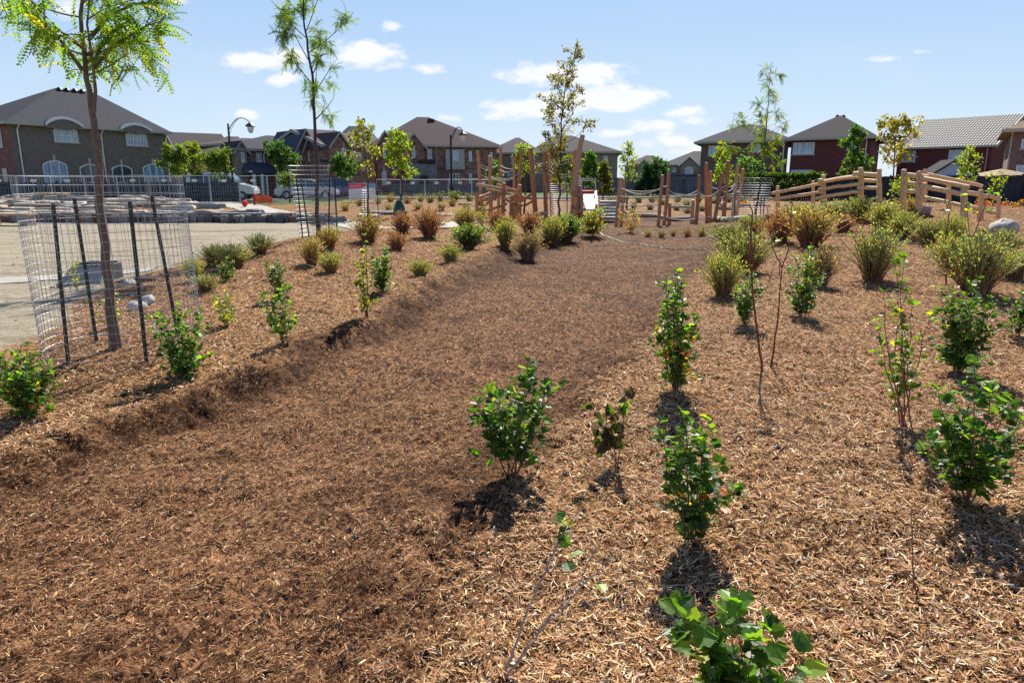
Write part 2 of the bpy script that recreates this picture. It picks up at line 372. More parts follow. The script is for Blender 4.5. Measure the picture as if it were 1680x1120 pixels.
# ================================================================== wood mulch: shredded chips lying on the beds
def chips():
    bands = [(1.7, 3.2, 86000, 1.0), (3.2, 5.2, 128000, 1.0), (5.2, 8.5, 145000, 1.15), (8.5, 14, 150000, 1.3), (14, 26, 110000, 1.7)]
    mb = MB()
    for lo, hi, n, sc in bands:
        D = np.sqrt(R.uniform(lo * lo, hi * hi, n)); x = R.uniform(-.84, .84, n) * D * 1.04
        keep = (sand_mask(x, D) < R.uniform(0, .5, n)); x, D = x[keep], D[keep]
        sw = swale_mask(x, D); sw = np.clip(sw + R.normal(0, .22, len(x)) * (sw > .02), 0, 1); keep = R.uniform(0, 1, len(x)) > sw * .05
        dk = dark_mask(x, D); kp = R.uniform(0, 1, len(x)) > dk * .55; x, D, sw, keep, dk = x[kp], D[kp], sw[kp], keep[kp], dk[kp]; sw = np.maximum(sw, dk)
        clump = fbm(x * 2.6, D * 2.6, 3, 77) * .6 + fbm(x * .9, D * .9, 3, 78) * .4; keep &= R.uniform(.22, .60, len(x)) < clump + .09
        x, D, sw, dk = x[keep], D[keep], sw[keep], dk[keep]; n = len(x)
        L = np.clip(R.lognormal(math.log(.0275), .55, n), .008, .10) * (1 - .42 * sw) * sc ** .75
        W = np.clip(R.lognormal(math.log(.0033), .45, n), .0013, .012) * (1 - .3 * sw) * sc ** .9
        a = R.uniform(0, 2 * math.pi, n); el = R.normal(.08, .27, n); roll = R.normal(0, .5, n)
        d = np.stack([np.cos(a) * np.cos(el), np.sin(a) * np.cos(el), np.sin(el)], 1)
        up = np.stack([np.zeros(n), np.zeros(n), np.ones(n)], 1)
        s = nrm(np.cross(d, up)); u2 = np.cross(s, d); s = s * np.cos(roll)[:, None] + u2 * np.sin(roll)[:, None]; u2 = np.cross(s, d)
        z = zt(x, D) + np.abs(R.normal(0, .006, n)) * sc + .001
        c = np.stack([x, D, z], 1)
        bend = R.normal(0, .055, n)[:, None] * L[:, None] * s + R.uniform(-.02, .08, n)[:, None] * L[:, None] * u2
        tp = R.uniform(.25, 1, n)[:, None]
        p = np.stack([c - d * L[:, None] / 2 - s * W[:, None] / 2 * tp, c - d * L[:, None] / 2 + s * W[:, None] / 2, c + bend + s * W[:, None] / 2, c + bend - s * W[:, None] / 2,
                      c + d * L[:, None] / 2 + s * W[:, None] / 2 * tp, c + d * L[:, None] / 2 - s * W[:, None] / 2], 1)
        k = np.arange(n)[:, None] * 6
        f = np.concatenate([k + np.array([[0, 1, 2, 3]]), k + np.array([[3, 2, 4, 5]])])
        tan = palette(n, [(.68, .45, .255), (.48, .275, .13), (.26, .122, .052), (.84, .66, .46), (.35, .16, .065), (.11, .05, .022)], [3.4, 4, 2.2, 1.5, 2, 1.0], .18)  # chip tones; the palest one also paints in sun glints
        drk = palette(n, [(.34, .165, .074), (.215, .092, .04), (.58, .36, .19), (.085, .035, .016)], [4, 4, 3.2, 1.2], .18)
        cc = np.where((R.uniform(0, 1, n) < sw)[:, None], drk, tan) * (1 - dk[:, None] * np.array([[.40, .46, .54]]))
        mb.add(p.reshape(-1, 3), f, np.repeat(cc, 6, 0))
    # fine fibres worked into the soil of the swale
    n = 230000; D = np.sqrt(R.uniform(1.7 ** 2, 9.5 ** 2, n)); D = np.where(R.uniform(0, 1, n) < .45, 1.7 + (D - 1.7) * .55, D); x = R.uniform(-.84, .6, n) * D * 1.03; sw = swale_mask(x, D); k = (sw > R.uniform(.05, .6, n)) & (sand_mask(x, D) < .2); x, D = x[k], D[k]; n = len(x)
    L = np.clip(R.lognormal(math.log(.016), .5, n), .006, .05) * (1 + .05 * D); W = R.uniform(.0009, .0022, n) * (1 + .12 * D); a = R.uniform(0, 6.283, n); el = R.normal(.12, .35, n)
    d = np.stack([np.cos(a) * np.cos(el), np.sin(a) * np.cos(el), np.sin(el)], 1); s = nrm(np.cross(d, np.array([[0, 0, 1.]])) + R.normal(0, .5, (n, 3))); c = np.stack([x, D, zt(x, D) + .004 + np.abs(R.normal(0, .003, n))], 1)
    p = np.stack([c - d * L[:, None] / 2, c + s * W[:, None] / 2, c + d * L[:, None] / 2, c - s * W[:, None] / 2], 1)
    cc = palette(n, [(.50, .30, .16), (.33, .16, .074), (.20, .088, .038), (.68, .50, .33), (.10, .045, .022)], [3, 4, 3, 1.1, 2], .2) * (1 - dark_mask(x, D)[:, None] * np.array([[.34, .40, .48]]))
    mb.add(p.reshape(-1, 3), np.arange(n)[:, None] * 4 + np.array([[0, 1, 2, 3]]), np.repeat(cc, 4, 0))
    o = mb.build('wood_mulch', M['chip'], kind='stuff')
    o['label'] = 'loose shredded wood chips covering the planting beds'
    # clods and small stones scattered on the mulch
    mb = MB(); n = 520
    D = np.concatenate([np.sqrt(R.uniform(1.9 ** 2, 5 ** 2, 300)), np.sqrt(R.uniform(5 ** 2, 10 ** 2, 220))]); x = R.uniform(-.3, .8, n) * D
    t8 = np.array([(1, 0, 0), (.6, .7, .1), (-.2, .9, 0), (-.9, .4, .05), (-.8, -.5, 0), (0, -1, .06), (.75, -.6, 0), (.1, .1, .75), (0, 0, -.4)])
    fs = [(k, (k + 1) % 7, 7) for k in range(7)] + [((k + 1) % 7, k, 8) for k in range(7)]
    for k in range(n):
        if sand_mask(x[k], D[k]) > .3: continue
        s = float(np.clip(R.lognormal(math.log(.007), .45), .003, .02)); g = R.uniform(.35, 1.1)
        v = t8 * s * R.uniform(.7, 1.3, (9, 1)); ca, sa = math.cos(k), math.sin(k)
        v = np.stack([v[:, 0] * ca - v[:, 1] * sa, v[:, 0] * sa + v[:, 1] * ca, v[:, 2]], 1)
        c = np.array([.21, .19, .175]) * g if k % 3 else np.array([.12, .075, .05]) * g
        mb.add(v + [x[k], D[k], float(zt(x[k], D[k])) + s * .3], fs, c)
    n = 420; D = np.sqrt(R.uniform(5.5 ** 2, 24 ** 2, n)); x = edge_x(D) - R.exponential(3.0, n) - .3
    for k in range(n):
        if x[k] < -.9 * D[k]: continue
        s = float(np.clip(R.lognormal(math.log(.016), .5), .006, .06)); v = t8 * s * R.uniform(.7, 1.3, (9, 1)) * [1, 1, .7]; g = R.uniform(.5, 1.15)
        mb.add(v + [x[k], D[k], float(zt(x[k], D[k])) + s * .15], fs, np.array([.27, .24, .19]) * g)
    mb.build('pebbles', M['pebble'], kind='stuff')
chips()

# ================================================================== flat strips laid on the ground
def ribbon(name, pts, mat, lift=.03, nseg=60, kind='structure', ncross=7):
    pts = np.array(pts, float); t = np.linspace(0, len(pts) - 1, nseg); i = np.minimum(t.astype(int), len(pts) - 2); f = (t - i)[:, None]
    p = pts[i] * (1 - f) + pts[i + 1] * f
    d = np.gradient(p[:, :2], axis=0); d = nrm(d); nn = np.stack([-d[:, 1], d[:, 0]], 1)
    w = np.linspace(-1, 1, ncross)
    xy = p[:, None, :2] + nn[:, None] * (p[:, 2:3] / 2)[:, None] * w[None, :, None]
    z = zt(xy[..., 0], xy[..., 1], False) + lift
    z[:, 0] -= .12; z[:, -1] -= .12
    xy[:, 0] = xy[:, 1] - nn * .004; xy[:, -1] = xy[:, -2] + nn * .004
    v = np.concatenate([xy, z[..., None]], -1).reshape(-1, 3)
    k = np.arange(nseg - 1)[:, None] * ncross; j = np.arange(ncross - 1)[None]
    F = np.stack(np.broadcast_arrays(k + j, k + j + 1, k + ncross + j + 1, k + ncross + j), -1).reshape(-1, 4)
    b = MB(); b.add(v, F); return b.build(name, mat, kind=kind, smooth=False)
M['path'] = plain('path_concrete', (.36, .34, .30), .9, 0, .1, 2.5, .25, .2, 50)
M['asphalt'] = plain('asphalt', (.08, .08, .08), .9, 0, .15, 3, .3, .3, 60)
ribbon('footpath', [(*ground(x, y)[:2], w_) for x, y, w_ in [(335, 330.5, 3), (365, 333, 3), (395, 338, 2.8), (430, 346, 2.6), (480, 356, 2.4), (560, 366, 2.2), (640, 374, 2), (700, 376, 2), (750, 367, 1.8), (800, 358, 1.8)]], M['path'], .03, 110)
ribbon('sidewalk', [(-14, 10.3, 1.1), (-10, 11.4, 1.1), (-7.4, 12.1, 1.1), (-6.3, 12.3, 1.0)], M['path'], .015, 40)
ribbon('street', [(-90, 52, 8), (-45, 52.5, 8), (-22, 54.5, 8), (-5, 57, 8), (30, 62, 8), (80, 68, 8)], M['asphalt'], .05, 120)
ribbon('kerb_strip', [(-90, 47.8, .3), (-45, 48.2, .3), (-22, 50.1, .3), (-5, 52.6, .3), (30, 57.6, .3), (80, 63.6, .3)], M['path'], .12, 120)
ribbon('paved_area', [(15.2, 19.6, 2.4), (17.5, 18.2, 2.4), (21, 17.2, 2.4)], M['path'], .05, 30)

# ================================================================== sky, sun, camera
CLOUDS = [  # centre px, py, half width, half height, strength
    (418, 100, 52, 17, 1.05), (470, 92, 45, 14, .7), (465, 133, 32, 12, .8), (600, 92, 60, 22, 1.1), (560, 78, 30, 14, .5), (645, 46, 20, 11, .8), (708, 113, 30, 8, .7),
    (412, 189, 22, 11, .8), (930, 122, 95, 19, 1.15), (1010, 160, 72, 19, 1.2), (870, 178, 85, 17, 1.0), (940, 165, 70, 16, .8), (830, 188, 55, 9, .8), (1120, 183, 34, 10, .9), (1075, 206, 40, 10, .95), (1140, 200, 32, 9, .8), (1000, 219, 36, 8, .8),
    (1060, 236, 34, 8, .7), (1115, 232, 42, 12, .8), (1140, 248, 50, 9, .6), (1095, 218, 20, 6, .6), (1452, 97, 42, 6, .65), (1500, 85, 40, 5, .35), (735, 194, 28, 7, .45), (285, 4, 26, 8, .5), (118, 15, 30, 18, .8), (212, 44, 22, 10, .4)]
def dirpix(px, py): d = ray(px, py); return d[0] / d[1], d[2] / d[1]
w = bpy.data.worlds.new('World'); S.world = w; w.use_nodes = True; nt = w.node_tree
bg = nt.nodes['Background']; SKYK = .070
sky = nt.nodes.new('ShaderNodeTexSky'); sky.sky_type = 'NISHITA'; sky.sun_disc = False; sky.sun_elevation = SUN_EL; sky.sun_rotation = SUN_AZ
sky.air_density = 1.0; sky.dust_density = 0.35; sky.ozone_density = 3.0
tc = nt.nodes.new('ShaderNodeTexCoord'); sx = nt.nodes.new('ShaderNodeSeparateXYZ'); nt.links.new(tc.outputs['Generated'], sx.inputs[0])
yy = mth(nt, 'MAXIMUM', sx.outputs[1], .02)
u = mth(nt, 'DIVIDE', sx.outputs[0], yy); v = mth(nt, 'DIVIDE', sx.outputs[2], yy)
cx = nt.nodes.new('ShaderNodeCombineXYZ'); nt.links.new(u, cx.inputs[0]); nt.links.new(mth(nt, 'MULTIPLY', v, 2.2), cx.inputs[1])
n1 = nt.nodes.new('ShaderNodeTexNoise'); n1.inputs['Scale'].default_value = 22; n1.inputs['Detail'].default_value = 8; n1.inputs['Roughness'].default_value = .6; nt.links.new(cx.outputs[0], n1.inputs[0])
n2 = nt.nodes.new('ShaderNodeTexNoise'); n2.inputs['Scale'].default_value = 2.2; n2.inputs['Detail'].default_value = 6; nt.links.new(cx.outputs[0], n2.inputs[0])
acc = None
for (px, py, a, b_, k) in CLOUDS:
    u0, v0 = dirpix(px, py); au = a / FPX * 1.12; bv = b_ / FPX * 1.15
    du = mth(nt, 'MULTIPLY', mth(nt, 'SUBTRACT', u, u0), 1 / au); dv = mth(nt, 'MULTIPLY', mth(nt, 'SUBTRACT', v, v0), 1 / bv)
    dd = mth(nt, 'SQRT', mth(nt, 'ADD', mth(nt, 'MULTIPLY', du, du), mth(nt, 'MULTIPLY', dv, dv)))
    mk = mth(nt, 'MULTIPLY', mth(nt, 'SUBTRACT', 1.15, dd, clamp=True), k)
    acc = mk if acc is None else mth(nt, 'MAXIMUM', acc, mk)
dens = mth(nt, 'ADD', acc, mth(nt, 'MULTIPLY', mth(nt, 'SUBTRACT', n1.outputs['Fac'], .5), 2.4))
dens = mth(nt, 'MULTIPLY', mth(nt, 'SUBTRACT', dens, .17), 1.9, clamp=True)
dens = mth(nt, 'MULTIPLY', dens, mth(nt, 'MULTIPLY', acc, 5.0, clamp=True))
wisp = mth(nt, 'MULTIPLY', mth(nt, 'SUBTRACT', n2.outputs['Fac'], .54, clamp=True), .8)
front = mth(nt, 'GREATER_THAN', sx.outputs[1], .05)
dens = mth(nt, 'MULTIPLY', mth(nt, 'MAXIMUM', mth(nt, 'MULTIPLY', dens, .95), wisp), front)
ccol = mix(nt, mth(nt, 'MULTIPLY', n1.outputs['Fac'], 1.0), (6.6, 6.9, 7.4), (8.0, 8.0, 8.0))
sk = mix(nt, 1.0, sky.outputs[0], (9.0, 9.0, 9.0), 'DARKEN')
air = ramp(nt, mth(nt, 'MAXIMUM', sx.outputs[2], 0.0), [(0.0, (.53, .63, .72)), (.10, (.42, .545, .70)), (.24, (.31, .455, .68)), (.42, (.11, .20, .42)), (1.0, (.028, .066, .20))])
air = mix(nt, 1.0, air, (10.0, 10.0, 10.0), 'MULTIPLY')
skyc = mix(nt, .85, sk, air)
cc = mix(nt, dens, skyc, ccol)
nt.links.new(cc, bg.inputs[0]); bg.inputs[1].default_value = SKYK

sd = bpy.data.lights.new('sun', 'SUN'); sd.energy = 5.0; sd.angle = math.radians(.5); sd.color = (1, .935, .82)
so = bpy.data.objects.new('sun', sd); COL.objects.link(so)
sdir = Vector((math.sin(SUN_AZ) * math.cos(SUN_EL), math.cos(SUN_AZ) * math.cos(SUN_EL), math.sin(SUN_EL)))
so.rotation_euler = (-sdir).to_track_quat('-Z', 'Y').to_euler(); so.location = (8, 20, 30)
cd = bpy.data.cameras.new('camera'); cam = bpy.data.objects.new('camera', cd); COL.objects.link(cam); S.camera = cam
cd.sensor_width = 36; cd.lens = 36 * FPX / 1680; cd.clip_start = .05; cd.clip_end = 8000
cam.location = (0, 0, EYE); cam.rotation_euler = (math.pi / 2 - PITCH, 0, 0)
S.view_settings.view_transform = 'Standard'; S.view_settings.look = 'None'; S.view_settings.exposure = 0.95; S.view_settings.gamma = 1
S.cycles.max_bounces = 6; S.cycles.diffuse_bounces = 2; S.cycles.transparent_max_bounces = 4; S.cycles.use_denoising = False
S.render.engine = 'CYCLES'
# ================================================================== plants
def depth_of(p): return p[1] * cp + (EYE - p[2]) * sp
def wpx(p, w): return w / FPX * depth_of(p)
def top_z(p, py):                      # height of the point above p seen at row py
    d = ray(CX, py); return EYE + d[2] / d[1] * p[1]
def bez(a, b, c, K):
    t = np.linspace(0, 1, K)[:, None]; return a * (1 - t) ** 2 + 2 * b * t * (1 - t) + c * t * t
GREEN = [(.04, .10, .028), (.07, .155, .035), (.14, .25, .04), (.30, .30, .04)]
def shrub(px, py, top, w, label, leaf=.055, nst=5, dens=1.0, cols=GREEN, cw=(5, 4, 2.2, .3), low=.12, lean=(0, 0), twig=(.16, .09, .06), seed=0,
          tmpl=LOBED, droop=.0, grp='young leafy shrubs planted in the wood mulch', name='leafy_shrub', cat='shrub', mat='leaf', tips=None, old=0.0, base=None, spread=1.0):
    rg = np.random.default_rng(int(px * 31 + py * 7 + seed))
    b = ground(px, py) if base is None else np.array(base, float)
    h = top_z(b, top) - b[2]; wid = wpx(b, w); thin = nst == 7 and dens < .35; leaf = leaf * .78; dens = dens * 1.22
    T = thing(name, label, cat, b, grp)
    wood, lf = MB(), MB()
    pos, dr, hh = [], [], []
    if tips is None:
        tips = []
        for k in range(nst):
            a = 2 * math.pi * (k + rg.uniform(-.3, .3)) / nst; r = wid / 2 * rg.uniform(.35, .95) * spread
            hz = h * (1 if k == 0 else rg.uniform(.62, .95)); rr = r * (.25 if k == 0 else 1)
            tips.append((rr * math.cos(a), rr * math.sin(a), hz))
        tips = [(x + lean[0] * z, y + lean[1] * z, z) for x, y, z in tips]
    else: tips = [np.array(P(tx, ty, b[1] + dy)) - b for tx, ty, dy in tips]
    rad = max(.0035, min(.009, h * .008)) * (.6 if thin else 1)
    for tp in tips:
        tp = np.array(tp); st = b + np.array([rg.uniform(-.02, .02), rg.uniform(-.02, .02), -.03]) * (np.array([4, 4, 1]) if thin else 1)
        mid = b + tp * np.array([.65, .65, .5]) * rg.uniform(.75, 1.0) + rg.normal(0, .03, 3) * h
        K = 10; c = bez(st, mid, b + tp, K) + rg.normal(0, .006, (K, 3)) * h
        tubes(wood, c[None], np.linspace(rad, rad * .3, K)[None], 5, twig)
        L = np.linalg.norm(tp)
        ntw = int(max(2, 13 * dens * L / .6))
        for q in range(ntw):
            t = rg.uniform(low * .8, .95); i = min(int(t * (K - 1)), K - 2); s = c[i] + (c[i + 1] - c[i]) * (t * (K - 1) - i)
            az = rg.uniform(0, 2 * math.pi); ln = (wid * .42 + .04) * rg.uniform(.35, 1) * (1.1 - .65 * t) * spread
            d = np.array([math.cos(az), math.sin(az), rg.uniform(.2, 1.0) - droop])
            e = s + d / np.linalg.norm(d) * ln
            cc = bez(s, s + (e - s) * .5 + np.array([0, 0, -.1 * ln]), e, 5)
            tubes(wood, cc[None], np.linspace(rad * .4, rad * .18, 5)[None], 3, twig)
            nl = int(max(2, round(ln / (leaf * .42))))
            for z in range(nl):
                tt = rg.uniform(.15, 1.02); i2 = min(int(tt * 4), 3); pp = cc[i2] + (cc[i2 + 1] - cc[i2]) * (tt * 4 - i2)
                pos.append(pp); dd = rg.normal(0, 1, 3); dd[2] = dd[2] * .45 + .18 - droop * 1.4; dr.append(nrm(dd) + d * .5); hh.append((pp[2] - b[2]) / h)
        nl = int(L / (leaf * .5) * dens)
        for z in range(nl):
            t = rg.uniform(max(low, .05), 1.0); i = min(int(t * (K - 1)), K - 2); pp = c[i] + (c[i + 1] - c[i]) * (t * (K - 1) - i)
            a = rg.uniform(0, 2 * math.pi); pos.append(pp); dr.append(np.array([math.cos(a), math.sin(a), rg.uniform(-.2, .6) - droop * 1.3])); hh.append((pp[2] - b[2]) / h)
        for z in range(4):
            a = rg.uniform(0, 6.28); pos.append(c[-1]); dr.append(np.array([math.cos(a) * .8, math.sin(a) * .8, .7 - droop])); hh.append(1.0)
    pos, dr, hh = np.array(pos), np.array(dr), np.array(hh); n = len(pos)
    pos[:, 2] = np.maximum(pos[:, 2], zt(pos[:, 0], pos[:, 1], False) + .015)
    up = np.stack([rg.normal(0, .55, n), rg.normal(0, .55, n) - .1, np.ones(n)], 1)
    if droop > .3: up = np.stack([rg.normal(0, 1, n), rg.normal(0, 1, n), .3 * np.ones(n)], 1)
    c = palette(n, cols, cw, .2, rg)
    new = (hh > .8) & (rg.uniform(0, 1, n) < .45); c[new] = palette(int(new.sum()), [(.14, .25, .035), (.09, .19, .03)], [1, 1], .15, rg)
    if old: o_ = (hh < .5) & (rg.uniform(0, 1, n) < old); c[o_] = palette(int(o_.sum()), [(.50, .30, .02), (.45, .12, .03), (.5, .42, .04)], [2, 1, 1], .15, rg)
    sz = leaf * rg.uniform(.55, 1.15, n)
    leaves(lf, pos + dr * .008, dr, up, sz, tmpl, c)
    # leaf stalks
    dn = nrm(dr); tubes(wood, np.stack([pos, pos + dn * leaf * .22], 1), np.full((n, 2), .0011), 3, (.12, .14, .04))
    wood.build('stems', M['twig'], T); lf.build('foliage', M[mat], T)
    return T

G3 = GREEN
shrub(52, 684, 568, 108, 'bushy green shrub cut by the left photo edge, in front of the wire cage', .05, 8, 1.15, cw=(3, 5, 3, .3), old=.04)
shrub(298, 622, 500, 105, 'loose dark green shrub standing right beside the near wire tree cage', .055, 7, .9, cw=(5, 4, 1.5, .3))
shrub(372, 535, 478, 52, 'small yellowing shrub tucked behind the shrub beside the near wire cage', .045, 4, .8, cw=(1, 2, 4, 5))
shrub(466, 562, 470, 62, 'green shrub with bare lower stems, front one of two in line', .045, 5, 1.1, cw=(3, 4, 3, .8), low=.22)
shrub(458, 492, 428, 48, 'dull grey green shrub just behind another shrub with bare stems', .045, 5, 1.2, cols=[(.04, .085, .035), (.08, .13, .06), (.10, .20, .03)], cw=(4, 4, 1))
shrub(371, 462, 424, 46, 'grey green low shrub beside the silvery grasses near the gravel', .045, 5, 1.2, cols=[(.04, .085, .035), (.08, .13, .06), (.10, .20, .03)], cw=(4, 4, 2))
shrub(628, 478, 408, 46, 'compact bright green shrub on the left mulch bank', .05, 6, 1.6, cw=(3, 5, 3, .2))
shrub(602, 522, 388, 50, 'thin half bare sapling with yellow green leaves beside a compact green shrub', .05, 4, .55, cols=[(.05, .12, .02), (.16, .22, .03), (.34, .30, .03)], cw=(3, 4, 3), low=.2)
shrub(842, 778, 594, 130, 'wide dark green shrub standing at the edge of the dug out swale', .062, 8, .95, cw=(6, 5, 1.8, .15), low=.25,
      tips=[(870, 594, .02), (800, 640, .05), (784, 660, -.08), (838, 648, .15), (852, 655, -.2), (898, 634, .0), (820, 655, -.12), (880, 650, .16)], spread=1.0)
shrub(1016, 768, 642, 70, 'wilted sapling with drooping dark purple green leaves', .08, 3, .62, cols=[(.04, .06, .025), (.03, .035, .025), (.12, .15, .03), (.07, .045, .035)], cw=(4, 4, 1.5, 2), low=.45, droop=1.0,
      tips=[(1028, 640, 0), (972, 664, -.05), (1000, 665, .08)], spread=.7)
shrub(1108, 642, 448, 78, 'tall narrow bright green shrub with orange leaves at its foot', .055, 7, 1.15, cw=(3, 5, 4, .4), low=.12, old=.12, spread=.9,
      tips=[(1112, 448, 0), (1094, 462, .04), (1122, 470, -.06), (1086, 520, .08), (1140, 520, .04), (1105, 500, -.15), (1118, 540, .15)])
shrub(1128, 888, 678, 130, 'dark green shrub with a long low side branch in the centre foreground', .06, 7, 1.0, cw=(6, 5, 1.6, .15), low=.2, old=.04, spread=.75,
      tips=[(1088, 695, .04), (1124, 680, 0), (1162, 690, -.02), (1150, 720, .1), (1208, 800, -.1), (1105, 730, -.12), (1180, 760, .1)])
shrub(1222, 532, 448, 62, 'round green shrub between the tall narrow shrub and the red stems', .05, 6, 1.2, cw=(5, 5, 2, .2), low=.15)
shrub(1313, 520, 408, 62, 'upright green shrub just right of the red forked stems', .05, 6, 1.15, cw=(4, 5, 3, .2), low=.15)
shrub(1588, 826, 596, 175, 'large dark green shrub with wide open branches near the right photo edge', .066, 8, .85, cw=(6, 5, 2.2, .15), low=.2, spread=.75,
      tips=[(1600, 596, 0), (1538, 640, .05), (1520, 716, -.1), (1655, 655, .02), (1676, 690, .1), (1580, 680, .12), (1625, 640, -.15), (1600, 700, -.2), (1560, 700, .0)])
shrub(1570, 612, 458, 105, 'dense dark green shrub standing behind the large wide shrub', .052, 9, 1.1, cw=(7, 5, 1.5, .1), low=.12, base=None)
shrub(1672, 552, 462, 60, 'green shrub half hidden by the right photo edge', .052, 5, .9, cw=(6, 5, 1.5, .1))
shrub(1487, 700, 412, 100, 'tall sparse sapling with yellowing leaves and a few red ones', .065, 7, .30, cols=[(.06, .13, .02), (.11, .18, .03), (.28, .28, .04), (.25, .03, .02)], cw=(6, 4, .9, .2), low=.25, twig=(.20, .07, .05),
      tips=[(1450, 478, 0), (1470, 430, .1), (1482, 420, -.1), (1500, 500, .0), (1528, 520, .05), (1440, 540, -.1), (1490, 480, .15)], spread=.6)
shrub(1180, 1175, 984, 200, 'leafy shrub top rising over the bottom photo edge', .082, 8, .62, cw=(5, 5, 2.5, .2), low=.35, base=(.72, 1.78, gz(.72, 1.78)), spread=.55,
      tips=[(1108, 998, -.02), (1135, 1020, .04), (1205, 988, 0), (1195, 1010, .08), (1262, 1040, 0), (1318, 1072, -.02), (1230, 1050, -.05), (1160, 1050, .05)])
shrub(185, 538, 478, 60, 'sparse yellow leaved shrub growing inside the near wire cage', .05, 5, .5, cols=[(.05, .12, .02), (.2, .26, .03), (.38, .33, .03)], cw=(3, 4, 3))
shrub(128, 475, 432, 30, 'tiny yellow green sapling beside the concrete drain inlet', .05, 3, .5, cols=[(.08, .16, .02), (.2, .26, .03), (.38, .33, .03)], cw=(3, 4, 3))
shrub(972, 388, 338, 62, 'low shrub with green and yellow leaves near the log playground', .10, 8, 1.0, cols=[(.05, .11, .02), (.20, .24, .03), (.36, .29, .03), (.34, .14, .04)], cw=(4, 4, 3, 1.5), tmpl=OVAL)
shrub(1036, 382, 342, 48, 'sparse shrub with orange autumn leaves before the rope posts', .09, 6, .6, cols=[(.10, .17, .03), (.36, .26, .04), (.36, .13, .05)], cw=(3, 4, 4), tmpl=OVAL)
shrub(792, 372, 336, 34, 'small dark shrub with yellow leaves left of the log playground', .09, 5, .8, cols=[(.03, .07, .02), (.3, .3, .03)], cw=(4, 2), tmpl=OVAL)
for q, (x, y, t, w_, lb) in enumerate([(1640, 360, 328, 44, 'red and orange leaved shrub below the dark board fence'), (1612, 352, 326, 26, 'small red leaved shrub beside the end of the rail fence'), (1668, 358, 330, 30, 'orange leaved shrub at the right photo edge below the fence')]):
    shrub(x, y, t, w_, lb, .10, 6, .9, cols=[(.40, .04, .02), (.5, .14, .03), (.08, .12, .03)], cw=(4, 2, 3), tmpl=OVAL, base=P(x, y, 24 - q), grp='red leaved shrubs below the board fence')

# bare or nearly bare twiggy plants -----------------------------------------
def twigs(px, py, label, stems, col, rad=.006, name='bare_twig_shrub', leafs=(), lsz=.055, lc=GREEN, cwt=(1, 2, 2, 1), grp=None, base=None, nleaf=1):
    b = ground(px, py) if base is None else np.array(base, float); T = thing(name, label, 'shrub', b, grp); mb = MB(); rg = np.random.default_rng(int(px + py))
    for st in stems:
        pts = np.array([P(x, y, b[1] + dy) for x, y, dy in st['p']])
        t = np.linspace(0, len(pts) - 1, len(pts) * 3); i = np.minimum(t.astype(int), len(pts) - 2)
        c = pts[i] + (pts[i + 1] - pts[i]) * (t - i)[:, None]; c[1:-1] += rg.normal(0, .003, (len(c) - 2, 3))
        r = st.get('r', rad); tubes(mb, c[None], np.linspace(r, r * .4, len(c))[None], 5, col)
    mb.build('stems', M['twig'], T)
    if leafs:
        pp = np.array([P(x, y, b[1] + dy) for x, y, dy in leafs for _ in range(nleaf)]); n = len(pp); pp += rg.normal(0, .012, (n, 3)) * (nleaf > 1)
        d = rg.normal(0, 1, (n, 3)); d[:, 2] = np.abs(d[:, 2]) * .3; lf = MB(); leaves(lf, pp, d, np.stack([rg.normal(0, .6, n), rg.normal(0, .6, n), np.ones(n)], 1), lsz * rg.uniform(.6, 1.1, n), LOBED, palette(n, lc, cwt, .2, rg))
        lf.build('foliage', M['leaf'], T)
    return T
twigs(822, 1112, 'nearly bare grey sapling of three long stems in the bottom foreground', [
    dict(p=[(822, 1116, 0), (838, 1078, .03), (862, 1010, .10), (893, 940, .2), (920, 880, .28), (935, 855, .33), (955, 828, .36)], r=.005),
    dict(p=[(824, 1112, 0), (845, 1092, .0), (865, 1060, .02), (892, 1025, .05), (925, 985, .08), (955, 945, .12), (978, 896, .16)], r=.005),
    dict(p=[(892, 1025, .05), (915, 1010, .04), (945, 972, .06), (985, 932, .08), (1020, 902, .1)], r=.004)], (.36, .29, .25), leafs=[(918, 870, .3), (925, 850, .32), (930, 862, .32), (921, 885, .28), (938, 862, .33), (928, 878, .3), (920, 858, .3), (925, 892, .29), (958, 906, .14), (934, 925, .22), (936, 936, .22), (982, 958, .1)], lsz=.055, cwt=(2, 2, 3, .6), nleaf=1)
RED = (.17, .03, .035)
lfp = [(1262 + a, b_, c_) for a, b_, c_ in [(-34, 330, 0), (-26, 340, .05), (-30, 352, 0), (-20, 325, 0), (36, 338, 0), (42, 350, .1), (30, 390, 0), (12, 395, 0), (6, 330, 0), (44, 378, 0), (-28, 372, 0), (-32, 390, 0)]]
twigs(1256, 604, 'tall red stemmed forked shrub with hardly any leaves', [
    dict(p=[(1250, 608, 0), (1244, 560, 0), (1237, 500, .02), (1233, 450, .02), (1231, 400, .0), (1234, 350, .03), (1229, 335, 0)], r=.011),
    dict(p=[(1233, 450, .02), (1238, 400, .04), (1240, 350, .05), (1236, 325, .05)], r=.005), dict(p=[(1235, 470, 0), (1229, 420, -.04), (1228, 370, -.04)], r=.004),
    dict(p=[(1264, 604, .02), (1272, 560, .02), (1278, 500, .03), (1283, 440, .03)], r=.010), dict(p=[(1283, 440, .03), (1268, 408, .03), (1262, 370, .03), (1259, 340, .0)], r=.006),
    dict(p=[(1283, 440, .03), (1293, 410, .05), (1298, 370, .05), (1299, 322, .05)], r=.006), dict(p=[(1281, 470, .03), (1279, 430, .0), (1281, 400, -.02)], r=.004), dict(p=[(1255, 480, .03), (1268, 440, .03), (1272, 436, .03)], r=.003)],
    RED, leafs=lfp, lsz=.05, lc=[(.05, .12, .02), (.12, .18, .03), (.11, .05, .03), (.2, .2, .03)], name='red_stemmed_shrub', nleaf=2)
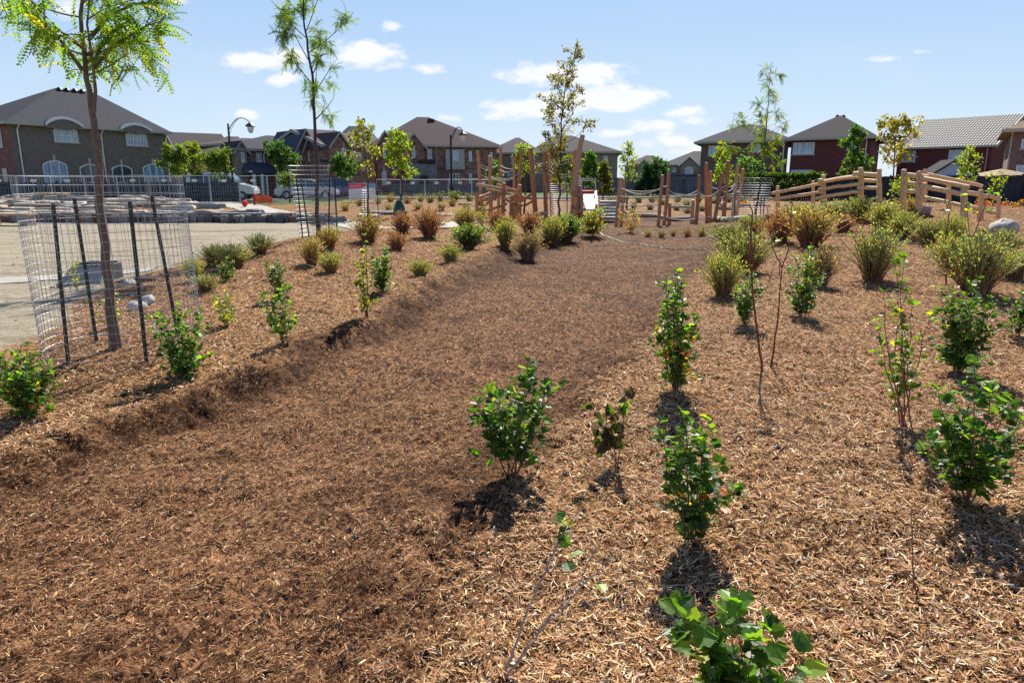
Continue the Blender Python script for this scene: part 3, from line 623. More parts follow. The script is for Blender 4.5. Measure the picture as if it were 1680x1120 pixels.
twigs(1566, 472, 'pair of dark red stems rising out of a green plant clump', [
    dict(p=[(1552, 468, 0), (1551, 420, 0), (1552, 385, 0), (1555, 365, 0), (1558, 340, 0)], r=.012), dict(p=[(1580, 468, 0), (1588, 425, 0), (1593, 395, .02), (1604, 370, .02), (1618, 335, .02), (1628, 305, .02)], r=.012),
    dict(p=[(1593, 395, .02), (1588, 365, .02), (1586, 330, 0)], r=.006)], RED, leafs=[(1552, 345, 0), (1560, 350, .1), (1556, 330, 0), (1590, 335, 0), (1586, 345, 0), (1600, 350, 0), (1626, 318, 0), (1618, 345, 0), (1583, 320, 0)], lsz=.09, name='red_stemmed_shrub', nleaf=3)
twigs(1500, 975, 'thin dead twig standing alone in the right foreground', [dict(p=[(1502, 985, 0), (1499, 930, 0), (1495, 880, .01), (1496, 828, 0)], r=.0035)], (.16, .08, .07))
twigs(1548, 965, 'thin dead forked twig low in the right foreground', [dict(p=[(1550, 975, 0), (1565, 930, 0), (1580, 890, 0)], r=.003), dict(p=[(1550, 975, 0), (1540, 935, 0), (1530, 915, .02)], r=.002)], (.2, .12, .1))

# feathery upright perennials ------------------------------------------------
CLR = dict(
    G=([(.25, .30, .12), (.35, .38, .16), (.15, .20, .08)], (.28, .14, .085)), Y=([(.33, .37, .10), (.44, .45, .15), (.20, .25, .08)], (.28, .16, .08)),
    R=([(.42, .20, .13), (.32, .13, .09), (.32, .30, .12)], (.28, .11, .075)), B=([(.14, .23, .08), (.10, .17, .06), (.22, .30, .09)], (.20, .13, .07)),
    S=([(.27, .34, .22), (.40, .45, .32), (.17, .23, .14)], (.15, .10, .06)), T=([(.26, .19, .13), (.34, .28, .2), (.2, .13, .08)], (.24, .15, .1)),
    M=([(.38, .27, .12), (.38, .43, .12), (.38, .16, .10)], (.30, .12, .07)))
TUFT = {}
def tuft_mesh(kind, var, nstem, nl):
    key = (kind, var)
    if key in TUFT: return TUFT[key]
    rg = np.random.default_rng(sum(map(ord, kind)) * 10 + var); cols, base = CLR[kind]
    n = nstem; K = 6; a = rg.uniform(0, 6.283, n); tl = np.abs(rg.normal(0, .29, n)); hgt = rg.uniform(.45, 1.0, n) * (1 - .25 * tl)
    r0 = rg.uniform(0, .10, n); t = np.linspace(0, 1, K)
    out = (tl[:, None] * .9 * t[None] ** 1.25) * .62
    rr = r0[:, None] + out; x = rr * np.cos(a)[:, None]; y = rr * np.sin(a)[:, None]; z = hgt[:, None] * t[None]
    z = z - (np.abs(rg.normal(0, .10, (n, 1))) * hgt[:, None] * t[None] ** 4); wv = np.cumsum(rg.normal(0, .022, (n, K, 3)), 1); wv[:, :, 2] *= .3; p = np.stack([x, y, z], -1) + wv * t[None, :, None]
    wood, lf = MB(), MB()
    tc_ = palette(n, cols, [2, 2, 1], .2, rg); g = t[None, :, None] ** 1.2
    cst = np.array(base)[None, None] * (1 - g) * rg.uniform(.7, 1.2, (n, 1, 1)) + tc_[:, None] * g
    tubes(wood, p, np.linspace(.006, .0028, K)[None].repeat(n, 0), 3, cst)
    tt = rg.uniform(.12 if kind != 'T' else .4, 1.0, (n, nl)) ** .8 ; i = np.minimum((tt * (K - 1)).astype(int), K - 2); ar = np.arange(n)[:, None]
    q = p[ar, i] + (p[ar, i + 1] - p[ar, i]) * (tt * (K - 1) - i)[..., None]
    q = q.reshape(-1, 3); m = len(q); aa = rg.uniform(0, 6.283, m); d = np.stack([np.cos(aa), np.sin(aa), rg.uniform(.6, 3.0, m)], 1)
    c = palette(m, cols, [2, 2, 1], .22, rg); lo = (rg.uniform(0, 1.05, m) > tt.ravel())[:, None]; c = np.where(lo, np.array(base) * rg.uniform(.7, 1.3, (m, 1)), c)
    leaves(lf, q, d, rg.normal(0, 1, (m, 3)), rg.uniform(.026, .062, m) * (1.2 if nl < 11 else 1) * (.8 if kind != 'B' else 1.1), THIN if kind != 'B' else OVAL, c)
    tmp = bpy.data.objects
    o1 = wood.build('stems', M['twig']); o2 = lf.build('foliage', M['leafsoft']); o2.data.transform; me = (o1.data, o2.data)
    bpy.data.objects.remove(o1); bpy.data.objects.remove(o2)
    TUFT[key] = me; return me
TG = 'feathery upright perennials planted across the mulch mounds'
TN = [0]
def tuft(px, py, top, w, kind, label, small=False, grp=TG, D=None, name='perennial_clump', cat='plant'):
    b = ground(px, py) if D is None else P(px, py, D)
    if D is not None: b[2] = gz(b[0], b[1])
    h = max(top_z(b, top) - b[2], .12) * 1.03; wd = max(wpx(b, w), .1) / .50
    if px > 1190 and not small: wd *= 1.18; h *= 1.08
    TN[0] += 1; me = tuft_mesh(kind, (TN[0] % 3) + (10 if small else 0), 70 if small else 260, 10 if small else 24)
    T = thing(name, label, cat, b - np.array([0, 0, .01]), grp, rz=TN[0] * 1.7)
    T.scale = (wd, wd, h)
    for nm, d in zip(('stems', 'foliage'), me):
        o = bpy.data.objects.new(nm, d); COL.objects.link(o); o.parent = T
    return T
for a in [
    (427, 418, 378, 42, 'G', 'grey green clump standing alone against the bare gravel'),
    (352, 434, 396, 44, 'Y', 'yellow green clump at the gravel edge, left of a bigger grey one'),
    (386, 440, 394, 52, 'G', 'broad grey green clump at the gravel edge right of a yellow one'),
    (318, 462, 418, 32, 'Y', 'yellow clump touching the right side of the near wire cage'),
    (338, 476, 446, 42, 'G', 'low dark clump below the yellow one next to the near wire cage'),
    (512, 434, 384, 36, 'M', 'pale clump with brown stems at the left of three beside the far cage'),
    (543, 446, 410, 40, 'Y', 'low yellow clump in front of two taller ones by the far cage'),
    (541, 408, 366, 38, 'M', 'brownish clump right at the foot of the far leaning wire cage'),
    (604, 397, 344, 48, 'M', 'tall red brown and green clump right of the far leaning wire cage'),
    (651, 410, 376, 36, 'R', 'small rusty clump in front of the two tall dark red clumps'),
    (661, 382, 344, 40, 'R', 'dark red clump between the tall mixed clump and the largest red one'),
    (705, 390, 334, 48, 'R', 'largest dark red clump on the crest of the left bank'),
    (690, 454, 422, 38, 'Y', 'lone low yellow green clump on the open left bank'),
    (738, 429, 398, 36, 'Y', 'low yellow clump in front of the bright green one'),
    (769, 407, 364, 48, 'B', 'bright green leafy clump on the left bank'),
    (764, 374, 336, 46, 'M', 'mixed rust and yellow clump behind the bright green one'),
    (828, 404, 352, 38, 'Y', 'upright yellow green clump left of the pale twiggy one'),
    (866, 427, 376, 46, 'T', 'pale dried twiggy clump on the brink of the swale'),
    (869, 384, 343, 40, 'R', 'rusty clump behind the pale twiggy one below the log posts'),
    (814, 378, 342, 30, 'R', 'narrow rusty clump in front of the log pile, left of centre'),
    (905, 402, 350, 46, 'Y', 'yellow green clump in front of the caged tree, left one of a pair'),
    (930, 396, 348, 40, 'B', 'greener clump in front of the caged tree, right one of a pair'),
    (1187, 484, 404, 60, 'Y', 'big yellow green clump at the right side of the swale'),
    (1222, 446, 374, 66, 'G', 'grey green clump right behind the big yellow green one'),
    (1196, 402, 366, 40, 'G', 'green clump at the far end of the swale, behind the grey green one'),
    (1280, 398, 344, 44, 'R', 'rust coloured clump behind the forked red stems'),
    (1232, 388, 352, 40, 'Y', 'pale yellow clump left of the rust coloured one behind the red stems'),
    (1330, 404, 334, 66, 'M', 'wide mixed green and rust clump right of the red forked stems'),
    (1306, 372, 330, 50, 'G', 'green clump behind the wide mixed one, below the split rails'),
    (1346, 468, 402, 44, 'T', 'dried twiggy brown clump just right of the upright green shrub'),
    (1383, 379, 350, 30, 'R', 'small round pinkish red clump in front of the rail fence hill'),
    (1366, 362, 326, 48, 'G', 'green clump behind the small round pinkish red one'),
    (1410, 362, 322, 46, 'Y', 'yellow green clump below the highest rail fence post'),
    (1432, 460, 366, 62, 'G', 'tall green clump with red brown base in the middle of the right slope'),
    (1448, 376, 330, 46, 'Y', 'yellow green clump below the gap between the rail fences'),
    (1486, 352, 322, 38, 'M', 'brown tipped clump under the left post of the right rail fence'),
    (1480, 387, 346, 44, 'Y', 'fresh yellow green clump on the right mound crest'),
    (1522, 402, 358, 42, 'G', 'grey green clump above the green hose on the right mound'),
    (1560, 402, 352, 40, 'Y', 'clump left of the grey boulder, below the rail fence'),
    (1600, 480, 376, 82, 'G', 'biggest green clump, with two dark red stems standing in it'),
    (1562, 446, 378, 54, 'Y', 'yellowish clump directly left of the biggest green clump'),
    (1640, 424, 372, 46, 'G', 'grey green clump hiding the lower part of the grey boulder'),
    (1664, 456, 408, 50, 'Y', 'yellow green clump at the right photo edge beside the paving')]:
    tuft(*a)
for k, (x, y, t, w_, kd, lb) in enumerate([
    (1063, 388, 372, 20, 'Y', 'leftmost tiny tuft of the row before the rope posts'), (1085, 389, 373, 20, 'Y', 'second tiny tuft from the left before the rope posts'),
    (1104, 387, 373, 16, 'M', 'small brownish tuft of the row before the rope posts'), (1128, 389, 369, 22, 'M', 'brown based tuft in the middle of the row before the rope posts'),
    (1151, 389, 367, 24, 'Y', 'larger yellow tuft of the row before the rope posts'), (1176, 389, 365, 30, 'Y', 'rightmost and widest tuft of the row before the rope posts')]):
    tuft(x, y, t, w_, kd, lb, True, 'row of small tufts before the rope posts')
mid = [(567, 346, 326, 24, 'Y'), (590, 338, 319, 22, 'G'), (600, 352, 334, 26, 'Y'), (620, 334, 318, 20, 'Y'), (638, 348, 328, 24, 'G'), (641, 331, 314, 22, 'Y'), (668, 334, 316, 22, 'M'), (686, 344, 328, 22, 'G'), (690, 330, 314, 20, 'Y'),
       (706, 333, 313, 22, 'G'), (724, 345, 326, 22, 'Y'), (722, 328, 311, 20, 'G'), (742, 338, 322, 22, 'M'), (746, 326, 310, 22, 'B'), (770, 329, 313, 22, 'G'), (765, 345, 327, 20, 'G'), (786, 336, 318, 18, 'Y')]
midl = ['next to the sign board', 'behind it by the street', 'in front, near the flat rock slabs', 'below the dark purple young tree', 'between the two yellow leaved trees', 'at the foot of the first yellow tree', 'right of the green watering bag', 'in front of the green watering bag', 'behind the green watering bag',
        'before the stone porch', 'on the open mulch before the brick house', 'behind near the porch arch', 'just left of the middle lamp post', 'at the foot of the middle lamp post', 'right of the middle lamp post', 'nearest the log playground', 'touching the log playground']
for k, (a, lb) in enumerate(zip(mid, midl)):
    kn = {'Y': 'yellow green', 'G': 'grey green', 'M': 'rusty', 'B': 'bright green'}[a[4]]
    D = min(ground(a[0], a[1])[1], 46)
    tuft(*a, 'distant ' + kn + ' tuft ' + lb, True, 'tufts on the far mulch bed before the houses', D)
far = [(1002, 334, 318, 24), (1022, 326, 312, 22), (1040, 342, 326, 22), (1048, 330, 314, 24), (1066, 344, 328, 20), (1070, 328, 315, 22), (1086, 336, 320, 22), (1112, 328, 314, 22), (1110, 345, 330, 22), (1126, 338, 322, 24), (1128, 350, 334, 22), (1146, 328, 314, 24), (1170, 334, 318, 22), (1152, 346, 332, 20), (1218, 330, 316, 22), (1246, 336, 320, 26), (1196, 330, 316, 20)]
farl = ['beside the stepped timbers', 'above the stepped timbers', 'left of the pair of rope posts', 'behind the first rope span', 'in front under the first rope span', 'under the first rope, at the fence', 'left of the second pair of rope posts', 'above the short crosspiece between posts', 'just under the short crosspiece', 'behind the short right post', 'nearest under the short crosspiece',
        'by the fence behind the single post', 'between the single post and the post cluster', 'at the foot of the single leaning post', 'behind the right caged tree', 'right of the right caged tree', 'inside the rope post cluster']
for k, (a, lb) in enumerate(zip(far, farl)):
    tuft(*a, 'S', 'silvery tuft ' + lb, True, 'silvery tufts behind the rope posts', min(ground(a[0], a[1])[1], 44))

# ================================================================== trees
def tree(label, trunk, rad, crown, nb, name='young_tree', tmpl=OVAL, leaf=.07, nleaf=2000, cols=GREEN, cw=(4, 4, 2, 1), bark=(.11, .085, .065), prof=None, up=.9, seed=1, grp=None, mat='leafsoft', sub=3, limbs=(), droop=0., clump=1, cat='tree', base=None):
    """trunk: world points; crown=(t0, radius) ; leaves grow on the twigs"""
    rg = np.random.default_rng(seed); tr = np.array(trunk, float); b = tr[0].copy()
    T = thing(name, label, cat, b, grp); wood, lf = MB(), MB()
    t = np.linspace(0, len(tr) - 1, 26); i = np.minimum(t.astype(int), len(tr) - 2); c = tr[i] + (tr[i + 1] - tr[i]) * (t - i)[:, None]
    H = c[-1, 2] - b[2]; c[2:-1] += rg.normal(0, .0022 * H, (23, 3)) * np.array([1, 1, .2])
    c[0, 2] -= .15; rr = np.linspace(1, .18, 26) * rad; rr[0] *= 1.55; rr[1] *= 1.12
    tubes(wood, c[None], rr[None], 10, bark)
    tips = []
    def grow(pts, r, n, lvl, R_):
        K = len(pts); tubes(wood, pts[None], np.linspace(r, r * .3, K)[None], 5 if lvl == 0 else 3, bark)
        L = np.linalg.norm(pts[-1] - pts[0])
        if lvl >= 2: tips.append(pts); return
        if lvl == 1: tips.append(pts)
        for q in range(n):
            s = rg.uniform(.2, .95); k = min(int(s * (K - 1)), K - 2); o = pts[k] + (pts[k + 1] - pts[k]) * (s * (K - 1) - k)
            d0 = nrm(pts[-1] - pts[0]); d = nrm(d0 + rg.normal(0, .55, 3) + np.array([0, 0, .12 * up])); ln = L * rg.uniform(.3, .55) * (1.15 - .4 * s)
            e = o + d * ln; grow(bez(o, o + d * ln * .5 + np.array([0, 0, .05 * ln]), e + np.array([0, 0, -droop * ln]), 5), r * .4, n, lvl + 1, R_)
    t0, cr = crown
    for q in range(nb):
        s = t0 + (1 - t0) * (q + rg.uniform(0, .8)) / nb; s = min(s, .985); k = min(int(s * 25), 24); o = c[k] + (c[k + 1] - c[k]) * (s * 25 - k)
        f = (s - t0) / (1 - t0); az = q * 2.399 + rg.uniform(-.4, .4)
        ln = cr * (prof(f) if prof else (1 - f) ** .6 * .9 + .2) * (rg.uniform(.7, 1.15) if tmpl is FROND else rg.uniform(.5, 1.3))
        d = nrm(np.array([math.cos(az), math.sin(az), up * rg.uniform(.6, 1.3)]))
        e = o + d * ln; grow(bez(o, o + d * ln * .5 - np.array([0, 0, .10 * ln]), e, 8), rr[k] * .5, sub, 0, cr)
    for L in limbs:
        p = np.array(L, float); tt = np.linspace(0, len(p) - 1, 9); i = np.minimum(tt.astype(int), len(p) - 2); p = p[i] + (p[i + 1] - p[i]) * (tt - i)[:, None]
        grow(p, rad * .42, sub + 3, 0, cr)
    tips.append(c[-5:])
    n = nleaf; w_ = np.array([np.linalg.norm(p[-1] - p[0]) for p in tips]); idx = rg.choice(len(tips), n, p=w_ / w_.sum())
    tp = [tips[k] for k in idx]; s = rg.uniform(.1, 1.03, n); pos = np.empty((n, 3)); dd = np.empty((n, 3))
    for q, (p, s_) in enumerate(zip(tp, s)):
        K = len(p); k = min(int(s_ * (K - 1)), K - 2); pos[q] = p[k] + (p[k + 1] - p[k]) * (s_ * (K - 1) - k); dd[q] = p[-1] - p[0]
    d = nrm(dd) * .5 + rg.normal(0, .8, (n, 3)); d[:, 2] -= droop * 1.2
    upv = rg.normal(0, .5, (n, 3)) + np.array([0, 0, 1.])
    if tmpl is not FROND: pos = pos + rg.normal(0, leaf * .5, (n, 3))
    cc = palette(n, cols, cw, .18, rg)
    leaves(lf, pos, d, upv, leaf * rg.uniform(.6, 1.2, n), tmpl, cc)
    wood.build('trunk', M['bark'], T, smooth=True); lf.build('crown', M[mat], T)
    return T
LOC = [(.13, .26, .025), (.22, .35, .03), (.07, .16, .02), (.40, .40, .03)]
def trk(pts, D): return [P(x, y, D + dy) for x, y, dy in pts]
# near honey locust inside the cage
b0 = ground(190, 572)
t1 = [b0] + trk([(180, 480, 0), (168, 380, .0), (163, 300, 0), (160, 235, 0), (153, 180, .02), (141, 110, .05), (134, 40, .1), (132, -40, .15), (138, -130, .2)], b0[1])
tree('honey locust with a leaning grey brown trunk inside the near wire cage', t1, .047, (.64, .72), 11, tmpl=FROND, leaf=.20, nleaf=640, cols=LOC, cw=(4, 4, 3, 1.8), bark=(.17, .125, .095), up=.5, seed=5, droop=.22, sub=4, mat='leafsoft',
     prof=lambda f: .55 + .6 * math.sin(min(1, f * 1.4) * 2.6),
     limbs=[trk([(154, 185, 0), (157, 150, -.05), (152, 100, -.1), (143, 40, -.1), (150, -30, -.1)], b0[1]), trk([(135, 115, 0), (110, 80, -.1), (85, 50, -.2), (48, 25, -.3), (15, -8, -.4)], b0[1]),
            trk([(156, 112, 0), (175, 85, .1), (215, 58, .2), (245, 40, .25), (278, 52, .3)], b0[1]), trk([(150, 60, 0), (180, 25, .1), (225, 5, .2), (262, 5, .2)], b0[1]), trk([(145, 90, 0), (170, 70, .35), (195, 75, .6), (235, 85, .7)], b0[1])], name='honey_locust_tree', grp='young trees in wire cages')
b1 = ground(523, 388)
t2 = [b1] + trk([(521, 330, 0), (519, 270, 0), (517, 210, 0), (514, 150, 0), (508, 90, 0), (498, 30, 0), (492, -40, 0), (490, -90, 0)], b1[1])
tree('tall slender honey locust with thin drooping crown in the far leaning cage', t2, .050, (.38, 1.15), 20, tmpl=FROND, leaf=.21, nleaf=1550, cols=[(.06, .13, .035), (.12, .20, .04), (.22, .29, .04)], cw=(3, 3, 2.5), bark=(.07, .06, .055), up=1.1, seed=8, droop=.25, sub=2,
     prof=lambda f: (.45 + .75 * math.sin(math.pi * min(1, f * .9 + .1))) * (.55 + .9 * ((f * 7.3) % 1)), name='honey_locust_tree', grp='young trees in wire cages')
b2 = ground(917, 357)
t3 = [b2] + trk([(917, 330, 0), (919, 270, 0), (921, 220, 0), (924, 170, 0), (930, 130, 0), (945, 84, 0)], b2[1])
tree('tree with yellow and rust coloured leaves inside the cage beside the log posts', t3, .055, (.20, 1.4), 46, tmpl=OVAL, leaf=.12, nleaf=3600, cols=[(.30, .25, .03), (.12, .16, .03), (.22, .10, .03), (.09, .055, .03)], cw=(2.5, 5, 1.3, 3), bark=(.10, .075, .06), up=1.0, seed=3,
     prof=lambda f: .85 * math.sin(math.pi * min(1, .28 + f * .66)) + .05, grp='young trees in wire cages')
b3 = ground(1238, 362); b3 = P(1238, 362, 24.5); b3[2] = gz(b3[0], b3[1])
t4 = [b3] + trk([(1245, 320, 0), (1252, 270, 0), (1256, 220, 0), (1260, 170, 0), (1264, 112, 0)], b3[1])
tree('thin airy honey locust in the right wire cage before the dark brown house', t4, .036, (.36, 1.25), 15, tmpl=FROND, leaf=.25, nleaf=620, cols=[(.05, .12, .03), (.10, .18, .03), (.28, .27, .03)], cw=(3, 3, 2.2), bark=(.08, .07, .06), up=.7, seed=11, droop=.2, sub=3, prof=lambda f: (1.0 - .75 * f) * (.55 + .8 * ((f * 6.1) % 1)), name='honey_locust_tree', grp='young trees in wire cages')
# other young trees: px, base row, D, top row, half width px, palette
YEL = ([(.30, .29, .03), (.20, .24, .03), (.10, .12, .03), (.12, .06, .03)], (3, 3, 2, 1)); GRN = ([(.06, .15, .03), (.11, .23, .03), (.04, .09, .02)], (3, 3, 2)); ORG = ([(.30, .25, .03), (.28, .18, .03), (.17, .19, .03)], (4, 2, 4)); LIM = ([(.22, .30, .03), (.14, .24, .03), (.34, .33, .03)], (3, 3, 1.5))
def small_tree(px, by, D, top, hw, pal, label, crown0=.35, leaf=.14, nl=1100, shape='oval', rad=.05, seed=0, grp='young trees in the park', nb=18, cbot=None):
    b = P(px, by, D); b[2] = gz(b[0], b[1]); tz = top_z(b, top)
    H = tz - b[2]; r = hw / FPX * depth_of(b)
    if cbot is not None: crown0 = max(.04, (top_z(b, cbot) - b[2]) / H)
    pts = [b, b + [0.02 * H, 0, H * .4], b + [-.01 * H, 0, H * .75], b + [0, 0, H]]
    pr = {'oval': lambda f: math.sin(math.pi * min(1, .25 + f * .65)) * .8 + .12, 'cone': lambda f: 1.0 - .85 * f, 'col': lambda f: .8 - .45 * f ** 2}[shape]
    return tree(label, pts, rad, (crown0, r), nb, tmpl=OVAL, leaf=leaf, nleaf=nl, cols=pal[0], cw=pal[1], up=.8 if shape != 'cone' else .35, seed=seed + int(px), prof=pr, grp=grp)
small_tree(603, 345, 31, 208, 33, YEL, 'young tree with purple and yellow leaves left of another yellow tree', cbot=300, nl=700, leaf=.15)
small_tree(658, 340, 33, 222, 30, LIM, 'young tree with yellow green leaves and a green watering bag at its foot', cbot=305, nl=1100, leaf=.17, rad=.06)
small_tree(860, 335, 34, 242, 20, LIM, 'yellow green young tree behind the left log posts', cbot=300, nl=700)
small_tree(1180, 350, 40, 236, 25, LIM, 'pointed yellow green young tree behind the cluster of rope posts', cbot=306, nl=1000, shape='cone', leaf=.17)
small_tree(1220, 345, 42, 266, 26, GRN, 'low bushy green tree behind the right caged tree', cbot=310, nl=800, leaf=.18)
small_tree(1028, 335, 38, 236, 20, LIM, 'slender young tree standing over the pair of rope posts', cbot=308, nl=520, shape='col', leaf=.15)
small_tree(966, 330, 48, 254, 17, GRN, 'dense green columnar tree behind the slide', cbot=318, nl=1500, shape='col', leaf=.2)
small_tree(989, 328, 50, 268, 17, ([(.12, .14, .03), (.2, .18, .04), (.06, .08, .02)], (3, 2, 2)), 'olive cone shaped tree right of the slide', cbot=320, nl=1600, shape='cone', leaf=.2)
small_tree(930, 330, 50, 262, 22, GRN, 'dark green tree behind the caged tree of the log playground', cbot=320, nl=1200, leaf=.2)
small_tree(813, 330, 50, 268, 14, GRN, 'small green tree behind the leftmost log posts', cbot=318, nl=600, leaf=.2)
small_tree(1392, 335, 38, 208, 30, GRN, 'dense green pyramidal tree before the dark red house', cbot=303, nl=2300, shape='cone', leaf=.16, seed=3)
small_tree(1458, 335, 36, 202, 42, ORG, 'tree with golden orange leaves between the two red houses', cbot=288, nl=1500, leaf=.17)
small_tree(1578, 345, 27, 246, 17, LIM, 'thin sapling in front of the tiled roof house', cbot=318, nl=420, leaf=.12, rad=.03)
small_tree(1476, 330, 27, 300, 22, LIM, 'low yellow green sapling between the two rail fences', cbot=330, nl=300, leaf=.12, rad=.03)
small_tree(1628, 345, 22, 290, 16, LIM, 'small sapling with few leaves by the end of the rail fence', cbot=325, nl=120, leaf=.1, rad=.02)
small_tree(1059, 325, 62, 268, 13, ([(.02, .07, .03), (.035, .10, .04)], (1, 1)), 'small dark spruce beyond the fence, left of a rounder evergreen', cbot=322, nl=1200, shape='cone', leaf=.25, grp='garden trees beyond the fences')
small_tree(1077, 325, 62, 264, 17, ([(.03, .09, .02), (.05, .13, .03)], (1, 1)), 'round dark evergreen beyond the fence, right of a small spruce', cbot=322, nl=1300, leaf=.25, grp='garden trees beyond the fences')
LIM = ([(.11, .17, .03), (.08, .13, .025), (.18, .22, .03)], (3, 3, 1.5)); GRN = ([(.045, .11, .03), (.08, .16, .03), (.03, .07, .02)], (3, 3, 2))
SG = 'street trees beyond the construction fence'
small_tree(291, 320, 46, 246, 24, LIM, 'lime green street tree beside the big grey brown house', cbot=300, nl=1500, leaf=.22, grp=SG)
small_tree(322, 318, 52, 243, 22, ([(.2, .22, .03), (.12, .15, .03)], (1, 1)), 'olive street tree directly behind a lime green one', cbot=296, nl=1300, leaf=.22, grp=SG)
small_tree(364, 318, 50, 256, 30, LIM, 'broad low street tree left of the first lamp post', cbot=297, nl=1700, leaf=.22, grp=SG)
small_tree(467, 320, 52, 248, 32, GRN, 'round dark green street tree before the brick gables', cbot=292, nl=2300, leaf=.22, grp=SG)
small_tree(562, 318, 52, 262, 26, GRN, 'green street tree partly behind the far leaning cage', cbot=302, nl=1500, leaf=.22, grp=SG)
small_tree(475, 322, 44, 290, 16, LIM, 'small yellow green tree in front of the round dark green one', cbot=312, nl=500, leaf=.18, grp=SG)
# ================================================================== houses
def rot(p, a): return np.stack([p[..., 0] * math.cos(a) - p[..., 1] * math.sin(a), p[..., 0] * math.sin(a) + p[..., 1] * math.cos(a), p[..., 2]], -1)
class House:
    """front wall runs from corner A to corner B (local x), depth is local y, away from the street side"""
    def __init__(s, label, a, b, eave, depth, wall, roofm, cat='house', z0=.2, name='house', trim='fascia', group='houses beyond the park'):
        A, B = P(a[0], 300, a[1]), P(b[0], 300, b[1])
        s.ze = EYE + (P(a[0], eave, a[1])[2] - EYE); s.A = np.array([A[0], A[1], 0.]); d = B - A; s.L = math.hypot(d[0], d[1]); s.ang = math.atan2(d[1], d[0])
        s.T = thing(name, label, cat, (A[0], A[1], 0), group, s.ang); s.dep = depth; s.trim = M[trim]; s.roofm = roofm; s.wallm = wall; s.z0 = z0
        m = MB(); bb(m, 0, s.L, 0, depth, z0 - 1.5, s.ze); s.put(m, 'wall', wall)
    def put(s, m, name, mat, parent=None):
        o = m.build(name, mat, loc=(0, 0, 0)); o.parent = parent or s.T; return o
    def loc(s, px, py, v=0.0):          # a pixel on the plane y = v
        d = ray(px, py); u = np.array([math.cos(s.ang), math.sin(s.ang)]); n = np.array([-u[1], u[0]])
        t = (v + np.dot(s.A[:2], n)) / (d[0] * n[0] + d[1] * n[1]); p = d[:2] * t - s.A[:2]
        return float(np.dot(p, u)), float(EYE + d[2] * t)
    def hip(s, pa, pb, oh=.45, v=None, name='roof'):
        v = s.dep / 2 if v is None else v
        ua, za = s.loc(*pa, v); ub, zb = s.loc(*pb, v); zr = (za + zb) / 2; L, D, e = s.L, s.dep, s.ze
        m = MB(); k = .18
        p = [(-oh, -oh, e), (L + oh, -oh, e), (L + oh, D + oh, e), (-oh, D + oh, e), (-oh, -oh, e + k), (L + oh, -oh, e + k), (L + oh, D + oh, e + k), (-oh, D + oh, e + k), (ua, v, zr), (ub, v, zr)]
        m.add(p, [(0, 3, 2, 1), (0, 1, 5, 4), (1, 2, 6, 5), (2, 3, 7, 6), (3, 0, 4, 7), (4, 5, 9, 8), (6, 7, 8, 9), (5, 6, 9), (7, 4, 8)])
        s.roof = s.put(m, name, s.roofm); s.zr = zr; s.ru = (ua, ub); s.rv = v
        g = MB(); bb(g, -oh - .06, L + oh + .06, -oh - .13, -oh - .003, e - .02, e + k + .02); bb(g, L + oh + .003, L + oh + .1, -oh, D + oh, e - .02, e + k + .02); bb(g, -oh - .1, -oh - .003, -oh, D + oh, e - .02, e + k + .02); s.put(g, 'gutter', s.trim)
        return s
    def gable(s, pa, pb, oh=.35, v=None):    # ridge parallel to the front
        v = s.dep / 2 if v is None else v
        ua, za = s.loc(*pa, v); ub, zb = s.loc(*pb, v); zr = (za + zb) / 2; L, D, e = s.L, s.dep, s.ze
        sl = (zr - e) / v; m = MB(); y0 = -oh; z_ = e - oh * sl; t = .16
        p = [(-oh, y0, z_), (L + oh, y0, z_), (L + oh, v, zr), (-oh, v, zr), (L + oh, 2 * v - y0, z_), (-oh, 2 * v - y0, z_)]
        q = [(x, y, z + t) for x, y, z in p]
        m.add(p + q, [(0, 3, 2, 1), (3, 5, 4, 2), (6, 7, 8, 9), (9, 8, 10, 11), (0, 1, 7, 6), (4, 5, 11, 10), (1, 2, 8, 7), (2, 4, 10, 8), (0, 6, 9, 3), (3, 9, 11, 5)])
        s.roof = s.put(m, 'roof', s.roofm); s.zr = zr
        w = MB(); w.add([(0.01, 0.01, e), (.01, D - .01, e), (.01, v, zr - .02), (L - .01, 0.01, e), (L - .01, D - .01, e), (L - .01, v, zr - .02)], [(0, 2, 1), (3, 4, 5)]); s.put(w, 'gable_wall', s.wallm)
        g = MB(); bb(g, -oh, L + oh, y0 - .12, y0 - .003, z_ - .02, z_ + .15); s.put(g, 'gutter', s.trim)
        for x in (-oh - .04, L + oh + .04):
            b_ = MB()
            for sg in (0, 1):
                y1 = y0 if sg == 0 else 2 * v - y0
                b_.add([(x - .03, y1, z_ - .1), (x + .03, y1, z_ - .1), (x + .03, v, zr - .1), (x - .03, v, zr - .1), (x - .03, y1, z_ + .2), (x + .03, y1, z_ + .2), (x + .03, v, zr + .2), (x - .03, v, zr + .2)], [(0, 1, 2, 3), (4, 7, 6, 5), (0, 4, 5, 1), (1, 5, 6, 2), (3, 2, 6, 7), (0, 3, 7, 4)])
            s.put(b_, 'bargeboard', s.trim)
        return s
    def front_gable(s, px0, px1, py_base, peak, proj=.4, wall=None, back=4.0, oh=.3):
        x0, zb = s.loc(px0, py_base, -proj); x1, _ = s.loc(px1, py_base, -proj); xm, zp = s.loc(peak[0], peak[1], -proj); xm = (x0 + x1) / 2
        w = MB(); y0 = -proj
        w.add([(x0, y0, s.z0 - 1.2), (x1, y0, s.z0 - 1.2), (x1, y0, zb), (xm, y0, zp), (x0, y0, zb), (x0, .02, s.z0 - 1.2), (x1, .02, s.z0 - 1.2), (x1, .02, zb), (x0, .02, zb)], [(0, 1, 2, 3, 4), (0, 4, 8, 5), (1, 6, 7, 2)])
        s.put(w, 'gable_wall', wall or s.wallm)
